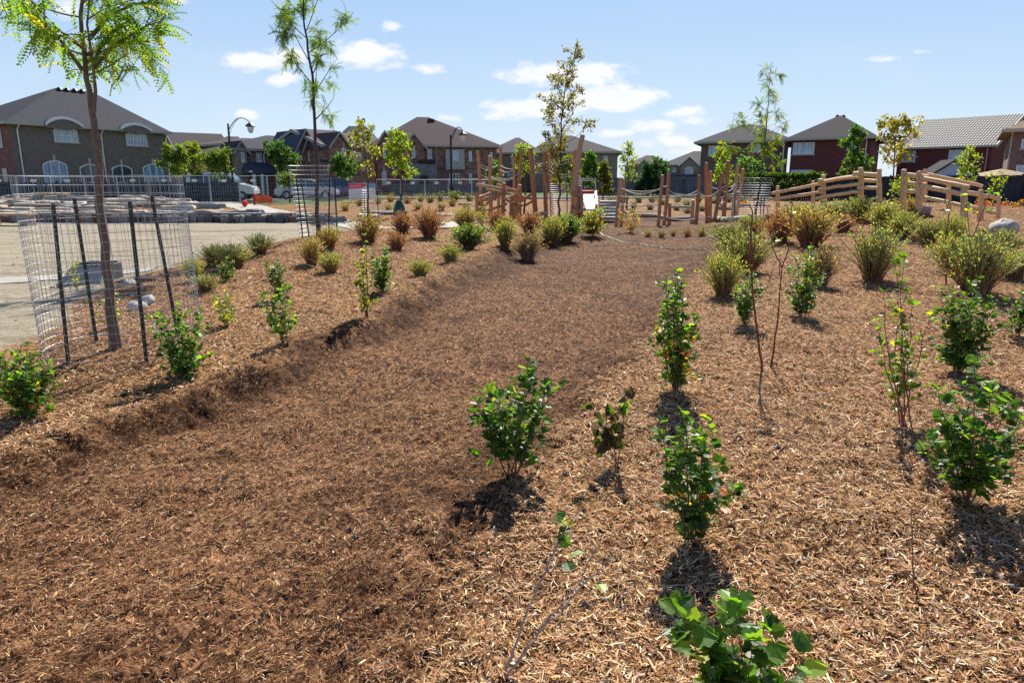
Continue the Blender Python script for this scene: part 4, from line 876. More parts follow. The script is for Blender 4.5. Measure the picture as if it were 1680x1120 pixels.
        r = MB(); t = .14; sl = (zp - zb) / (xm - x0); xa, xb = x0 - oh, x1 + oh; za = zb - oh * sl; yo = y0 - oh
        p = [(xa, yo, za), (xm, yo, zp), (xb, yo, za), (xa, back, za), (xm, back, zp), (xb, back, za)]; q = [(x, y, z + t) for x, y, z in p]
        r.add(p + q, [(0, 1, 4, 3), (1, 2, 5, 4), (6, 9, 10, 7), (7, 10, 11, 8), (0, 6, 7, 1), (1, 7, 8, 2), (0, 3, 9, 6), (2, 8, 11, 5), (3, 4, 10, 9), (4, 5, 11, 10)])
        ro = s.put(r, 'gable_roof', s.roofm)
        f = MB()
        for (ax, az, bx, bz) in ((xa, za, xm, zp), (xm, zp, xb, za)):
            f.add([(ax, yo - .06, az - .06), (bx, yo - .06, bz - .06), (bx, yo - .06, bz + .17), (ax, yo - .06, az + .17), (ax, yo - .003, az - .06), (bx, yo - .003, bz - .06), (bx, yo - .003, bz + .17), (ax, yo - .003, az + .17)], [(0, 1, 2, 3), (0, 4, 5, 1), (3, 2, 6, 7)])
        s.put(f, 'bargeboard', s.trim, ro); return s
    def window(s, px0, py0, px1, py1, n=2, arch=0.0, pane='pane', y=0.0, sill=True, frame='white', grid=False, name='window', bar=.07, key=False):
        x0, z1 = s.loc(px0, py0, y); x1, _ = s.loc(px1, py0, y); xm, z0 = s.loc((px0 + px1) / 2, py1, y); _, z1 = s.loc((px0 + px1) / 2, py0, y)
        w, h = x1 - x0, z1 - z0; rise = arch * h
        def outline(i):
            xa, xb, za, zb = x0 + i, x1 - i, z0 + i, z1 - i; pts = [(xa, za), (xb, za)]
            K = 9 if arch else 2
            for k in range(K):
                t = k / (K - 1); pts.append((xb + (xa - xb) * t, zb - rise + rise * (1 - (2 * t - 1) ** 2) if arch else zb))
            return pts
        o, i_ = outline(0), outline(bar); n_ = len(o); f = MB()
        v = [(x, y - .07, z) for x, z in o] + [(x, y - .07, z) for x, z in i_] + [(x, y - .003, z) for x, z in o] + [(x, y - .02, z) for x, z in i_]
        f.add(v, [(k, (k + 1) % n_, n_ + (k + 1) % n_, n_ + k) for k in range(n_)] + [(k, 2 * n_ + k, 2 * n_ + (k + 1) % n_, (k + 1) % n_) for k in range(n_)] + [(n_ + k, n_ + (k + 1) % n_, 3 * n_ + (k + 1) % n_, 3 * n_ + k) for k in range(n_)])
        for k in range(1, n):
            xx = x0 + w * k / n; bb(f, xx - bar * .5, xx + bar * .5, y - .065, y - .025, z0 + bar, z1 - (rise * (2 * k / n - 1) ** 2 if arch else 0) - bar * .9)
        if grid:
            for k in range(n):
                xx = x0 + w * (k + .5) / n; bb(f, xx - .015, xx + .015, y - .045, y - .028, z0 + bar, z1 - rise * .8 - bar)
            for k in (1, 2, 3):
                zz = z0 + (h - rise) * k / 4; bb(f, x0 + bar, x1 - bar, y - .043, y - .03, zz - .015, zz + .015)
        fo = s.put(f, name, M[frame])
        p = MB(); p.add([(x, y - .022, z) for x, z in i_], [tuple(range(n_))]); s.put(p, 'pane', M[pane], fo)
        if sill: q = MB(); bb(q, x0 - .1, x1 + .1, y - .14, y - .002, z0 - .12, z0 - .004); s.put(q, 'sill', s.trim if frame == 'white' else M['cream'], fo)
        if key: q = MB(); bb(q, (x0 + x1) / 2 - .1, (x0 + x1) / 2 + .1, y - .1, y - .002, z1 + .004, z1 + .45); s.put(q, 'keystone', s.trim, fo)
        return fo
    def pipe(s, px, top=None, y=0.0, mat=None):
        x, _ = s.loc(px, 280, y); m = MB(); tube(m, [(x, y - .5, s.ze), (x, y - .1, s.ze - .35), (x, y - .1, s.z0 - .8)], .05, 6); s.put(m, 'downspout', mat or s.trim); return s
    def vents(s, lst, sz=.35):           # (px, py, v): boxes standing on the roof
        for px, py, v in lst:
            u, z = s.loc(px, py, v); m = MB()
            a = np.linspace(0, 2 * math.pi, 9)[:-1]; k = 8
            p = [(u + math.cos(t) * sz * .5, v + math.sin(t) * sz * .5, z - .5) for t in a] + [(u + math.cos(t) * sz * .5, v + math.sin(t) * sz * .5, z - .1) for t in a] + [(u + math.cos(t) * sz * .25, v + math.sin(t) * sz * .25, z + .08) for t in a]
            m.add(p, [(i, (i + 1) % k, k + (i + 1) % k, k + i) for i in range(k)] + [(k + i, k + (i + 1) % k, 2 * k + (i + 1) % k, 2 * k + i) for i in range(k)] + [tuple(2 * k + i for i in range(k))]); s.put(m, 'roof_vent', M['black'])
        return s
    def boxpart(s, name, px0, py0, px1, py1, y0, y1, mat):
        x0, z1 = s.loc(px0, py0, y0); x1, _ = s.loc(px1, py0, y0); _, z0 = s.loc(px0, py1, y0); m = MB(); bb(m, x0, x1, y0, y1, z0, z1); return s.put(m, name, mat)

M['taupe'] = brickmat('taupe_brick', (.185, .142, .115), (.21, .168, .138), (.21, .18, .16), .2)
M['redbrick'] = brickmat('red_brick', (.30, .09, .065), (.21, .06, .05), (.26, .2, .17), .3)
M['darkred'] = brickmat('dark_red_brick', (.17, .035, .032), (.13, .028, .028), (.15, .085, .08), .2)
M['varibrick'] = brickmat('mixed_red_brick', (.38, .17, .13), (.15, .065, .06), (.33, .27, .24), .5, 1.6)
M['brownbrick'] = brickmat('brown_brick', (.17, .105, .086), (.13, .08, .07), (.17, .14, .12), .2)
M['tanbrick'] = brickmat('tan_brick', (.32, .235, .185), (.26, .195, .155), (.31, .26, .22), .2)
M['greystone'] = brickmat('grey_stone', (.24, .23, .23), (.15, .15, .16), (.24, .24, .24), .2, 2.6)
M['r_grey'] = shinglemat('grey_shingle', (.064, .068, .080)); M['r_brown'] = shinglemat('brown_shingle', (.105, .078, .084)); M['r_tan'] = shinglemat('tan_grey_shingle', (.098, .088, .094)); M['r_dark'] = shinglemat('dark_shingle', (.056, .053, .062)); M['r_blue'] = shinglemat('blue_grey_shingle', (.09, .10, .125))
M['sidingb'] = plain('pale_siding', (.42, .44, .50), .6, 0, .05)
M['stucco'] = plain('light_panel', (.42, .40, .37), .8, 0, .05)

# big grey-brown house at the left
h = House('large grey brown house with arched windows and two curved eyebrow dormers at the left', (29.5, 55), (277, 66), 204, 11, M['taupe'], M['r_grey'], trim='cream')
h.hip((91, 143), (150, 152), .45)
m = MB(); bb(m, -.03, -.002, .01, 10.99, -1.2, h.ze - .01); h.put(m, 'side_wall', M['redbrick'])
h.pipe(37, mat=M['white']).pipe(172, mat=M['white']).pipe(276, mat=M['white'])
h.window(86, 208, 125, 233, 3, .22, grid=True); h.window(205, 216, 239, 239, 3, .22, grid=True)
h.window(68, 263, 108, 300, 3, .2, key=True); h.window(129, 269, 164, 300, 2, .2, 'panedark', key=True); h.window(182, 271, 215, 300, 2, .2, 'panedark', key=True); h.window(233, 269, 266, 300, 3, .2, key=True)
def brow(h, px0, px1, py_b, py_t):
    x0, zb = h.loc(px0, py_b, -.6); x1, _ = h.loc(px1, py_b, -.6); _, zt_ = h.loc((px0 + px1) / 2, py_t, -.6); K = 13
    t = np.linspace(0, 1, K); x = x0 + (x1 - x0) * t; z = zb + (zt_ - zb) * np.sin(math.pi * t) ** .8
    r = MB(); p = [(a, -.65, b) for a, b in zip(x, z)] + [(a, 3.4, b) for a, b in zip(x, z)] + [(a, -.65, b + .12) for a, b in zip(x, z)] + [(a, 3.4, b + .12) for a, b in zip(x, z)]
    r.add(p, [(k, k + 1, K + k + 1, K + k) for k in range(K - 1)] + [(2 * K + k, 3 * K + k, 3 * K + k + 1, 2 * K + k + 1) for k in range(K - 1)]); ro = h.put(r, 'dormer_roof', h.roofm)
    f = MB(); p = [(a, y_, b + dz) for y_, dz in ((-.72, -.05), (-.72, .17), (-.652, .17), (-.652, -.05)) for a, b in zip(x, z)]
    f.add(p, [(j * K + k, j * K + k + 1, ((j + 1) % 4) * K + k + 1, ((j + 1) % 4) * K + k) for j in range(4) for k in range(K - 1)]); h.put(f, 'dormer_trim', M['white'], ro)
    w = MB(); ze = h.ze - .12; q = [(a, -.62, b) for a, b in zip(x, z)]; w.add([(x[0], -.62, ze)] + q + [(x[-1], -.62, ze)], [tuple(range(K + 2))]); h.put(w, 'dormer_wall', h.wallm)
brow(h, 74, 135, 205, 195); brow(h, 197, 248, 213, 205)
h.vents([(97, 145, 5.2), (109, 146, 5.2), (122, 147, 5.2), (134, 148, 5.2), (164, 193, 2.0)], .5)
for u0 in (1.2, 3.4, 6.5):            # slit windows in the visible side wall
    for z0_, z1_ in ((4.1, 5.6), (.8, 2.6)):
        m = MB(); bb(m, -.08, -.034, u0, u0 + .7, z0_, z1_); h.put(m, 'side_window', M['panedark'])

# far row behind it
h = House('brown roofed gabled house just right of the big grey brown house', (300, 96), (385, 100), 252, 12, M['taupe'], M['r_tan']); h.gable((304, 220), (380, 222))
h.window(330, 256, 345, 268, 2)
h = House('house with pale blue grey side siding behind the first lamp post', (335, 84), (398, 86), 252, 12, M['sidingb'], M['r_tan']); h.hip((372, 223), (392, 225)); h.front_gable(364, 392, 254, (377, 238), wall=M['brownbrick'])
h.window(371, 257, 384, 268, 2, y=-.4)
h = House('low roofed brick house with two roof vents, left of the grey town houses', (384, 76), (402, 77), 238, 10, M['redbrick'], M['r_brown']); h.hip((398, 227), (424, 227)); h.vents([(414, 229, 4), (420, 229, 4)])
h = House('grey brown town house with a small front gable and columned porch', (392, 68), (490, 72), 247, 10, M['taupe'], M['r_grey'])
h.hip((436, 222), (470, 224)); h.front_gable(386, 404, 247, (394, 233), wall=M['tanbrick']); h.window(395, 250, 400, 266, 1, y=-.4)
h.window(420, 251, 428, 267, 2); h.window(439, 249, 446, 262, 2); h.vents([(462, 235, 3.5), (478, 236, 3.5)], .5); h.pipe(405, mat=M['white']).pipe(434, mat=M['white'])
m = MB(); a_, za_ = h.loc(408, 283, -2.2); b_, _ = h.loc(460, 283, -2.2); _, zb_ = h.loc(430, 276, -2.2); m.add([(a_, -2.4, za_ - .1), (b_, -2.4, za_ - .1), (b_, -.01, za_ - .1), (a_, -.01, za_ - .1), (a_, -2.4, za_), (b_, -2.4, za_), (b_ - .4, -.01, zb_ + .6), (a_ + .4, -.01, zb_ + .6)], [(0, 3, 2, 1), (4, 5, 6, 7), (0, 1, 5, 4), (1, 2, 6, 5), (3, 0, 4, 7)]); h.put(m, 'porch_roof', M['r_blue'])
for px in (417, 430, 455):
    x_, _ = h.loc(px, 290, -2.1); m = MB(); tube(m, [(x_, -2.1, -1), (x_, -2.1, za_ - .12)], .16, 8); h.put(m, 'porch_column', M['white'])
h = House('red brick town house with steep twin front gables and white windows', (482, 66), (600, 71), 246, 11, M['redbrick'], M['r_blue'])
h.hip((500, 213), (552, 213)); h.front_gable(484, 519, 247, (499, 214), .9, back=5); h.front_gable(497, 512, 243, (506, 226), 1.2, back=3); h.window(505, 247, 511, 264, 1, .2, y=-1.2, key=True); h.window(489, 248, 495, 262, 1, y=-.9)
h.window(527, 247, 533, 264, 2); h.window(543, 246, 549, 264, 2)
h = House('brick town house with brown gable roof next to the big corner house', (536, 64), (602, 67), 239, 10, M['varibrick'], M['r_brown'])
h.gable((560, 220), (600, 221)); h.front_gable(541, 570, 238, (558, 219), .7); h.window(559, 242, 567, 262, 2, .2, y=-.7, key=True); h.window(583, 250, 592, 264, 2); h.window(574, 247, 580, 262, 1)
h.boxpart('balcony', 530, 262, 575, 266, -1.2, -.7, M['black'])
h = House('grey roofed house peeking over the brick town houses', (548, 98), (612, 98), 240, 10, M['taupe'], M['r_blue']); h.hip((572, 208), (600, 206), .4)

h = House('big two storey brick corner house with a brown hip roof and grey stone porch', (616, 74), (815, 77), 240, 13, M['varibrick'], M['r_brown'], trim='cream')
h.hip((684, 192.5), (703, 192), .5); h.front_gable(618, 646, 238, (626, 216), .8, back=4); h.front_gable(662, 696, 240, (681, 220), .8, back=5)
h.window(628, 240, 632, 258, 1, .2, y=-.8, key=True); h.window(626, 280, 634, 303, 2, .15, y=-.8, key=True); h.window(645, 244, 653, 256, 2); h.window(701, 244, 708, 260, 1); h.window(676, 245, 681, 258, 1, y=-.8)
m = M['stucco']; h.boxpart('panel_bay', 731, 245, 762, 278, -.25, .1, m); h.window(743, 247, 752, 264, 2, y=-.25, sill=False); h.window(769, 248, 774, 264, 1); h.window(804, 250, 808, 265, 1); h.window(769, 285, 774, 303, 1); h.window(737, 285, 753, 304, 3, pane='panedark')
h.boxpart('stone_porch', 672, 269, 717, 312, -2.2, .05, M['greystone']); x0, z1 = h.loc(688, 288, -2.2); x1, _ = h.loc(704, 288, -2.2); _, z0 = h.loc(690, 312, -2.2)
m = MB(); K = 9; t = np.linspace(0, math.pi, K); m.add([(x0, -2.23, z0), (x1, -2.23, z0)] + [((x0 + x1) / 2 + (x1 - x0) / 2 * math.cos(a), -2.23, z1 - .4 + .45 * math.sin(a)) for a in t], [tuple(range(K + 2))]); h.put(m, 'porch_arch_shade', M['black'])  # flat black sheet paints the shade inside the arch opening
h.boxpart('balcony', 690, 262, 715, 268, -2.3, -.1, M['black']); h.vents([(637, 220, 3.2), (650, 221, 3.2), (705, 196, 5.5), (710, 197, 5.5), (699, 210, 4), (724, 213, 4), (774, 236, 2.5), (786, 232, 3)], .55); h.pipe(716)
for k in range(3): h.boxpart('lower_wall', 660 + k * 1, 300, 672 + k, 312, -1.0 - k * .3, -.9 - k * .3, M['greystone']) if k == 0 else None

h = House('brown brick house with a plain grey hip roof behind the left log posts', (806, 93), (885, 94), 253, 12, M['tanbrick'], M['r_tan']); h.hip((846, 226), (852, 226)); h.window(839, 256, 842, 270, 1); h.window(832, 284, 840, 290, 2)
h = House('wide tan brick house with a hip roof behind the caged autumn tree', (872, 87), (1012, 86), 252, 13, M['tanbrick'], M['r_tan'], trim='cream'); h.hip((912, 223), (938, 222))
h.window(874, 255, 877, 268, 1); h.window(990, 256, 997, 268, 2); h.window(1009, 295, 1012, 312, 1); h.window(966, 256, 976, 266, 2); h.vents([(986, 245, 2)], .3)
h = House('small far grey house with a little front gable', (1041, 132), (1093, 132), 271, 12, M['tanbrick'], M['r_tan']); h.hip((1060, 255), (1072, 255)); h.front_gable(1046, 1066, 272, (1056, 263), .5)
h = House('far beige brick house with a gabled upper window and garage', (1090, 108), (1152, 106), 271, 13, M['tanbrick'], M['r_tan'], trim='white'); h.hip((1138, 248), (1149, 248)); h.front_gable(1117, 1146, 270, (1132, 257), .6)
h.window(1124, 273, 1138, 287, 3, .3, y=-.6); h.window(1104, 275, 1109, 281, 1)
h.boxpart('garage_roof', 1098, 286, 1147, 292, -1.6, -.02, M['r_blue'])
h = House('dark brown brick house with a shallow grey hip roof behind the rope posts', (1147, 75), (1288, 72), 236, 12, M['brownbrick'], M['r_grey'], trim='cream'); h.hip((1216, 205), (1240, 204), .6)
h.window(1163, 239, 1192, 255, 4); h.window(1236, 237, 1248, 249, 2); h.pipe(1252, mat=M['white']); h.window(1230, 268, 1236, 290, 1)
h = House('dark red brick house with a dark pyramid roof and patio door', (1293, 70), (1422, 66.5), 231, 11, M['darkred'], M['r_dark'], trim='cream'); h.hip((1376, 190), (1382, 190), .55)
h.window(1302, 234, 1337, 253, 3); h.window(1391, 232, 1411, 246, 2); h.window(1298, 279, 1333, 297, 4, sill=False, name='patio_door'); h.pipe(1417, mat=M['white']).pipe(1283, mat=M['white']); h.vents([(1374, 190, 6), (1384, 190, 6), (1424, 221, 1)], .4)
mt, nt_, b_ = newmat('white_metal_tile'); v_ = objco(nt_)
wv_ = nt_.nodes.new('ShaderNodeTexWave'); wv_.bands_direction = 'X'; wv_.inputs['Scale'].default_value = 1.25; nt_.links.new(v_, wv_.inputs[0]); wz_ = nt_.nodes.new('ShaderNodeTexWave'); wz_.bands_direction = 'Z'; wz_.inputs['Scale'].default_value = 1.35; wz_.wave_profile = 'SAW'; nt_.links.new(v_, wz_.inputs[0])
nt_.links.new(ramp(nt_, mth(nt_, 'MINIMUM', wv_.outputs[1], wz_.outputs[1]), [(.08, (.06, .058, .055)), (.4, (.47, .455, .42))]), b_.inputs['Base Color']); b_.inputs['Roughness'].default_value = .85; b_.inputs['Specular IOR Level'].default_value = .12
M['r_tile'] = mt; bumpn(nt_, b_, wv_.outputs[1], .6, .06)
h = House('red brick house with a pale ribbed tile gable roof at the right', (1468, 69.5), (1620, 63.5), 243, 12, M['darkred'], M['r_tile'], trim='cream'); h.gable((1488, 200), (1638, 193), .35, 6)
h.window(1479, 248, 1503, 265, 2); h.window(1558, 246, 1592, 263, 3); h.pipe(1616, mat=M['cream']); h.vents([(1502, 213, 4.5), (1621, 204, 4.5), (1506, 228, 2.2), (1591, 227, 2.2)], .3)
g = MB()
for k in range(8):
    px = 1484 + k * 18; u, z = h.loc(px, 234.5 - k * .45, 1.0); u2, _ = h.loc(px + 9, 234, 1.0); bb(g, u, u2, .95, 1.05, z - .05, z + .12)
h.put(g, 'snow_guard', M['black'])
h = House('brown brick house with a brown tiled roof cut by the right photo edge', (1650, 50), (1850, 46.5), 217, 11, brickmat('brown_mixed_brick', (.24, .15, .13), (.16, .10, .09), (.22, .18, .16), .3), shinglemat('brown_tile', (.26, .19, .13), .4), trim='cream'); h.hip((1735, 172), (1775, 172), .6)
h.window(1677, 228, 1700, 243, 2); h.window(1668, 271, 1700, 292, 3, sill=False); h.pipe(1652, mat=M['cream'])

# ================================================================== fences
M['board'] = plain('dark_stained_board', (.035, .04, .055), .8, 0, .3, 9, .3, 0, 40, (1, 1, .15))
M['boardg'] = plain('grey_weathered_board', (.13, .13, .14), .85, 0, .25, 9, .3, 0, 40, (1, 1, .15))
def board_fence(label, pts, mat, h, bw=.15, grp='board fences of the back gardens'):
    pts = [np.array(p, float) for p in pts]; T = thing('board_fence', label, 'fence', (pts[0][0], pts[0][1], gz(pts[0][0], pts[0][1])), grp); b = MB(); pm = []
    for a, c in zip(pts[:-1], pts[1:]):
        d = c - a; L = np.hypot(*d); ang = math.atan2(d[1], d[0]); n = int(L / bw)
        for k in range(n):
            p = a + d * (k + .5) / n; z = gz(p[0], p[1]); hh = h + R.uniform(-.02, .02); box(b, (p[0], p[1], z + hh / 2 - .1), (bw * .93, .03, hh + .2), rz=ang)
        mm = (a + c) / 2
        for hz in (h * .18, h * .92): box(b, (*(mm - np.array([-math.sin(ang), math.cos(ang)]) * .04), gz(*mm) + hz), (L, .05, .1), rz=ang)
        for k in range(int(L / 2.4) + 1):
            p = a + d * min(1, k * 2.4 / L); m = MB(); z = gz(p[0], p[1]); box(m, (p[0] + math.sin(ang) * .08, p[1] - math.cos(ang) * .08, z + h / 2), (.11, .09, h + .12), rz=ang); pm.append(m)
    b.build('boards', mat, T)
    for m in pm: m.build('post', mat, T)
def g2(px, D): p = P(px, 300, D); return (p[0], p[1])
board_fence('dark stained board fence below the red houses at the right', [g2(1188, 52), g2(1400, 48), g2(1700, 40), g2(1800, 36)], M['board'], 1.6)
board_fence('grey weathered board fence behind the rope posts and slide', [g2(955, 64), g2(1080, 62), g2(1188, 58)], M['boardg'], 1.6)
board_fence('blue grey board fence along the gardens left of the log playground', [g2(640, 62), g2(830, 64)], M['boardg'], 1.05)
board_fence('low dark board fence in front of the big grey brown house', [g2(-40, 46), g2(110, 47), g2(285, 48.5), g2(393, 49.5)], M['board'], 1.35)
# hedge draped over the dark fence
def hedge(label, p0, p1, z0, z1, w, n):
    a, c = np.array(p0), np.array(p1); T = thing('clipped_hedge', label, 'hedge', (a[0], a[1], gz(a[0], a[1]))); mb = MB()
    t = R.uniform(0, 1, n); base = a[None] + (c - a)[None] * t[:, None]; an = R.uniform(0, 6.28, n); rr = np.sqrt(R.uniform(.3, 1, n)); bl = 1 + (vnoise(t * 22, t * 0, 3) - .5) * .5
    zc, hh = (z0 + z1) / 2, (z1 - z0) / 2; x = base[:, 0]; y = base[:, 1] + np.cos(an) * w / 2 * rr; z = zc + np.sin(an) * hh * rr * bl
    d = np.stack([R.normal(0, .4, n), np.cos(an), np.sin(an) + .3], 1); leaves(mb, np.stack([x, y, z], 1), d, R.normal(0, 1, (n, 3)), R.uniform(.12, .22, n), OVAL, palette(n, [(.05, .10, .02), (.10, .17, .03), (.03, .06, .015)], [3, 2, 2], .2))
    mb.build('foliage', M['leafsoft'], T)
    m = MB(); k = 20
    for q in range(k):
        p = a + (c - a) * (q + .5) / k; tube(m, [(p[0], p[1], gz(p[0], p[1]) - .1), (p[0] + .05, p[1], zc)], [.03, .015], 5, (.08, .06, .04))
    m.build('stems', M['bark'], T)
hedge('long clipped dark hedge along the board fence before the dark red house', g2(1212, 50.3), g2(1352, 48), 1.3, 2.1, .9, 5200)

def mesh_fence(label, pts, h, npan, grp='temporary construction fence panels'):
    for k in range(npan):
        a = np.array(pts[0]) + (np.array(pts[1]) - np.array(pts[0])) * k / npan; c = np.array(pts[0]) + (np.array(pts[1]) - np.array(pts[0])) * (k + .97) / npan
        za, zc = gz(*a), gz(*c); T = thing('fence_panel', label[k], 'fence', (a[0], a[1], za), grp); f = MB(); w = MB(); A3, C3 = np.array([*a, za + .1]), np.array([*c, zc + .1])
        up = np.array([0, 0, h])
        for s_, e_ in ((A3 - [0, 0, .15], A3 + up), (C3 - [0, 0, .15], C3 + up), (A3 + up, C3 + up), (A3, C3)): tube(f, [s_, e_], .018, 5)
        n = 16; t = (np.arange(1, n) / n)[:, None]; lo = A3 + (C3 - A3) * t; tubes(w, np.stack([lo, lo + up], 1), np.full((n - 1, 2), .0025), 3)
        n = 7; t = (np.arange(1, n) / n)[:, None]; tubes(w, np.stack([A3 + up * t, C3 + up * t], 1), np.full((n - 1, 2), .0025), 3)
        f.build('fence_frame', M['steel'], T); w.build('wire_mesh', M['steel'], T)
        m = MB(); q = (A3 + C3) / 2 + up * .82; ang = math.atan2(*(c - a)[::-1]); box(m, q + [0, -.03, 0], (.3, .01, .16), rz=ang); m.build('tag_plate', M['white'], T)
        m = MB(); box(m, A3 + [0, 0, -.1], (.2, .6, .1), rz=ang); m.build('foot_block', M['concrete'], T)
mesh_fence(['construction fence panel at the left photo edge before the big house', 'second construction fence panel from the left, before the big house', 'construction fence panel behind the trunk of the caged near tree', 'construction fence panel below the right end of the big house', 'construction fence panel before the lime green street tree', 'construction fence panel before the left street trees', 'construction fence panel left of the first lamp post', 'construction fence panel right of the first lamp post, before the white car', 'construction fence panel beside the orange safety netting', 'construction fence panel next to the far leaning cage'],
           [g2(-30, 42), g2(485, 48)], 1.65, 10)
mesh_fence(['construction fence panel beside the sign board', 'construction fence panel under the two yellow trees', 'construction fence panel before the stone porch arch', 'construction fence panel at the middle lamp post', 'construction fence panel left of the log playground'], [g2(618, 52), g2(812, 54)], 1.3, 5)

# ================================================================== street lamps
def lamp(px, D, topy, hx, hy, label):
    b = P(px, 320, D); b[2] = gz(b[0], b[1]); T = thing('street_lamp', label, 'street lamp', b, 'black street lamps along the street'); zt_ = top_z(b, topy)
    m = MB(); tube(m, [b - [0, 0, .2], b + [0, 0, .9], b + [0, 0, .95], (b[0], b[1], zt_)], [.14, .13, .085, .06], 10); m.build('pole', M['black'], T)
    q = P(hx, hy, D); a0 = np.array([b[0], b[1], zt_ - .45]); m = MB()
    pts = bez(a0, np.array([(a0[0] + q[0]) / 2, b[1], q[2] + 1.25]), q + [0, 0, .42], 9); tube(m, pts, .03, 6)
    tube(m, bez(a0 - [0, 0, .5], np.array([a0[0] + .1, b[1], a0[2] + .2]), pts[4], 6), .015, 5); m.build('arm', M['black'], T)
    m = MB(); a = np.linspace(0, 2 * math.pi, 9)[:-1]; prof = [(.03, .44), (.12, .40), (.34, .24), (.36, .18), (.25, .16)]
    v = [(q[0] + r_ * math.cos(t), q[1] + r_ * math.sin(t), q[2] + z_) for r_, z_ in prof for t in a]; m.add(v, [(i * 8 + j, i * 8 + (j + 1) % 8, i * 8 + 8 + (j + 1) % 8, i * 8 + 8 + j) for i in range(4) for j in range(8)] + [tuple(32 + j for j in range(8))]); m.build('lamp_hood', M['black'], T)
    m = MB(); prof = [(.23, .15), (.22, .0), (.15, -.22), (.05, -.27)]; v = [(q[0] + r_ * math.cos(t), q[1] + r_ * math.sin(t), q[2] + z_) for r_, z_ in prof for t in a]; m.add(v, [(i * 8 + j, i * 8 + (j + 1) % 8, i * 8 + 8 + (j + 1) % 8, i * 8 + 8 + j) for i in range(3) for j in range(8)] + [tuple(24 + j for j in range(8))]); m.build('lantern_glass', M['lantern'], T)
M['lantern'] = plain('frosted_glass', (.6, .62, .6), .2, 0, .03)
lamp(384, 50, 203, 411, 212, 'black street lamp with curved arm at the left, before the grey town houses')
lamp(741, 52, 221, 760, 226, 'black street lamp with curved arm in front of the big brick corner house')

# ================================================================== vehicles beyond the fence
def carmat(name, c):
    m, nt, b = newmat(name); b.inputs['Base Color'].default_value = (*c, 1); b.inputs['Roughness'].default_value = .25; b.inputs['Coat Weight'].default_value = .8; b.inputs['Coat Roughness'].default_value = .05; return m
def car(p, ang, L, H, W, mat, label, van=False, flip=False):
    T = thing('parked_car', label, 'car', p, 'cars parked along the street', rz=ang); f = -1 if flip else 1
    def put(m, n, mt, par=None): o = m.build(n, mt, loc=(0, 0, 0)); o.parent = par or T; return o
    lo = [(-.5, .22), (-.5, .45), (-.47, .55), (.30, .58), (.47, .48), (.5, .35), (.5, .22)]
    hi = [(-.47, .55), (-.44, .93), (-.36, 1.0), (.05, 1.0), (.14, .96), (.30, .58)] if van else [(-.45, .56), (-.33, .94), (-.22, 1.0), (.03, .99), (.12, .92), (.28, .58)]
    def prism(pts, w0, w1, zsplit):
        m = MB(); n = len(pts); v = [(f * x * L, s_ * W / 2 * (w1 if z > zsplit else w0), z * H) for s_ in (-1, 1) for x, z in pts]; m.add(v, [tuple(range(n - 1, -1, -1)), tuple(range(n, 2 * n))] + [(k, (k + 1) % n, n + (k + 1) % n, n + k) for k in range(n)]); return m
    bo = put(prism(lo, 1, 1, 9), 'body', mat); put(prism(hi, .96, .80, .7), 'cabin', mat)
    for s_ in (-1, 1):
        g = MB()
        for x0, x1 in ((-.40, -.22), (-.20, .0), (.02, .17)):
            z0, z1 = .62 * H, .90 * H; y0, y1 = s_ * W / 2 * .975, s_ * W / 2 * .865; sh = .05 if x0 > 0 else 0
            g.add([(f * x0 * L, y0, z0), (f * (x1 + sh) * L, y0, z0), (f * (x1 - sh * .8) * L, y1, z1), (f * x0 * L, y1, z1)], [(0, 1, 2, 3)])
        put(g, 'side_windows', M['panedark'])
    g = MB(); g.add([(f * .295 * L, -W * .42, .62 * H), (f * .295 * L, W * .42, .62 * H), (f * .15 * L, W * .38, .94 * H), (f * .15 * L, -W * .38, .94 * H)], [(0, 1, 2, 3)]); put(g, 'windscreen', M['panedark'])
    for x in (-.31, .32):
        for s_ in (-1, 1):
            w = MB(); tube(w, [(f * x * L, s_ * (W / 2 - .2), .32), (f * x * L, s_ * (W / 2 + .02), .32)], .32, 16); o = put(w, 'wheel', M['black']); r = MB(); tube(r, [(f * x * L, s_ * (W / 2 + .02), .32), (f * x * L, s_ * (W / 2 + .035), .32)], .19, 12); put(r, 'rim', M['steel'], o)
    for s_ in (-1, 1): w = MB(); box(w, (f * .487 * L, s_ * W * .36, .42 * H), (.07 * L / 4, .3, .13)); put(w, 'headlight', M['lantern'])
def gp(px, D): p = P(px, 320, D); p[2] = gz(p[0], p[1]) + .06; return p
car(gp(366, 53), .12, 4.9, 2.0, 1.9, carmat('white_car_paint', (.75, .77, .8)), 'white van standing behind the first lamp post', van=True)
car(gp(505, 54), .1, 4.5, 1.5, 1.8, carmat('silver_car_paint', (.45, .5, .58)), 'silver blue car seen through the far leaning wire cage')
car(gp(562, 57), .1, 4.5, 1.5, 1.8, carmat('blue_car_paint', (.03, .07, .2)), 'dark blue car parked left of the sign board')

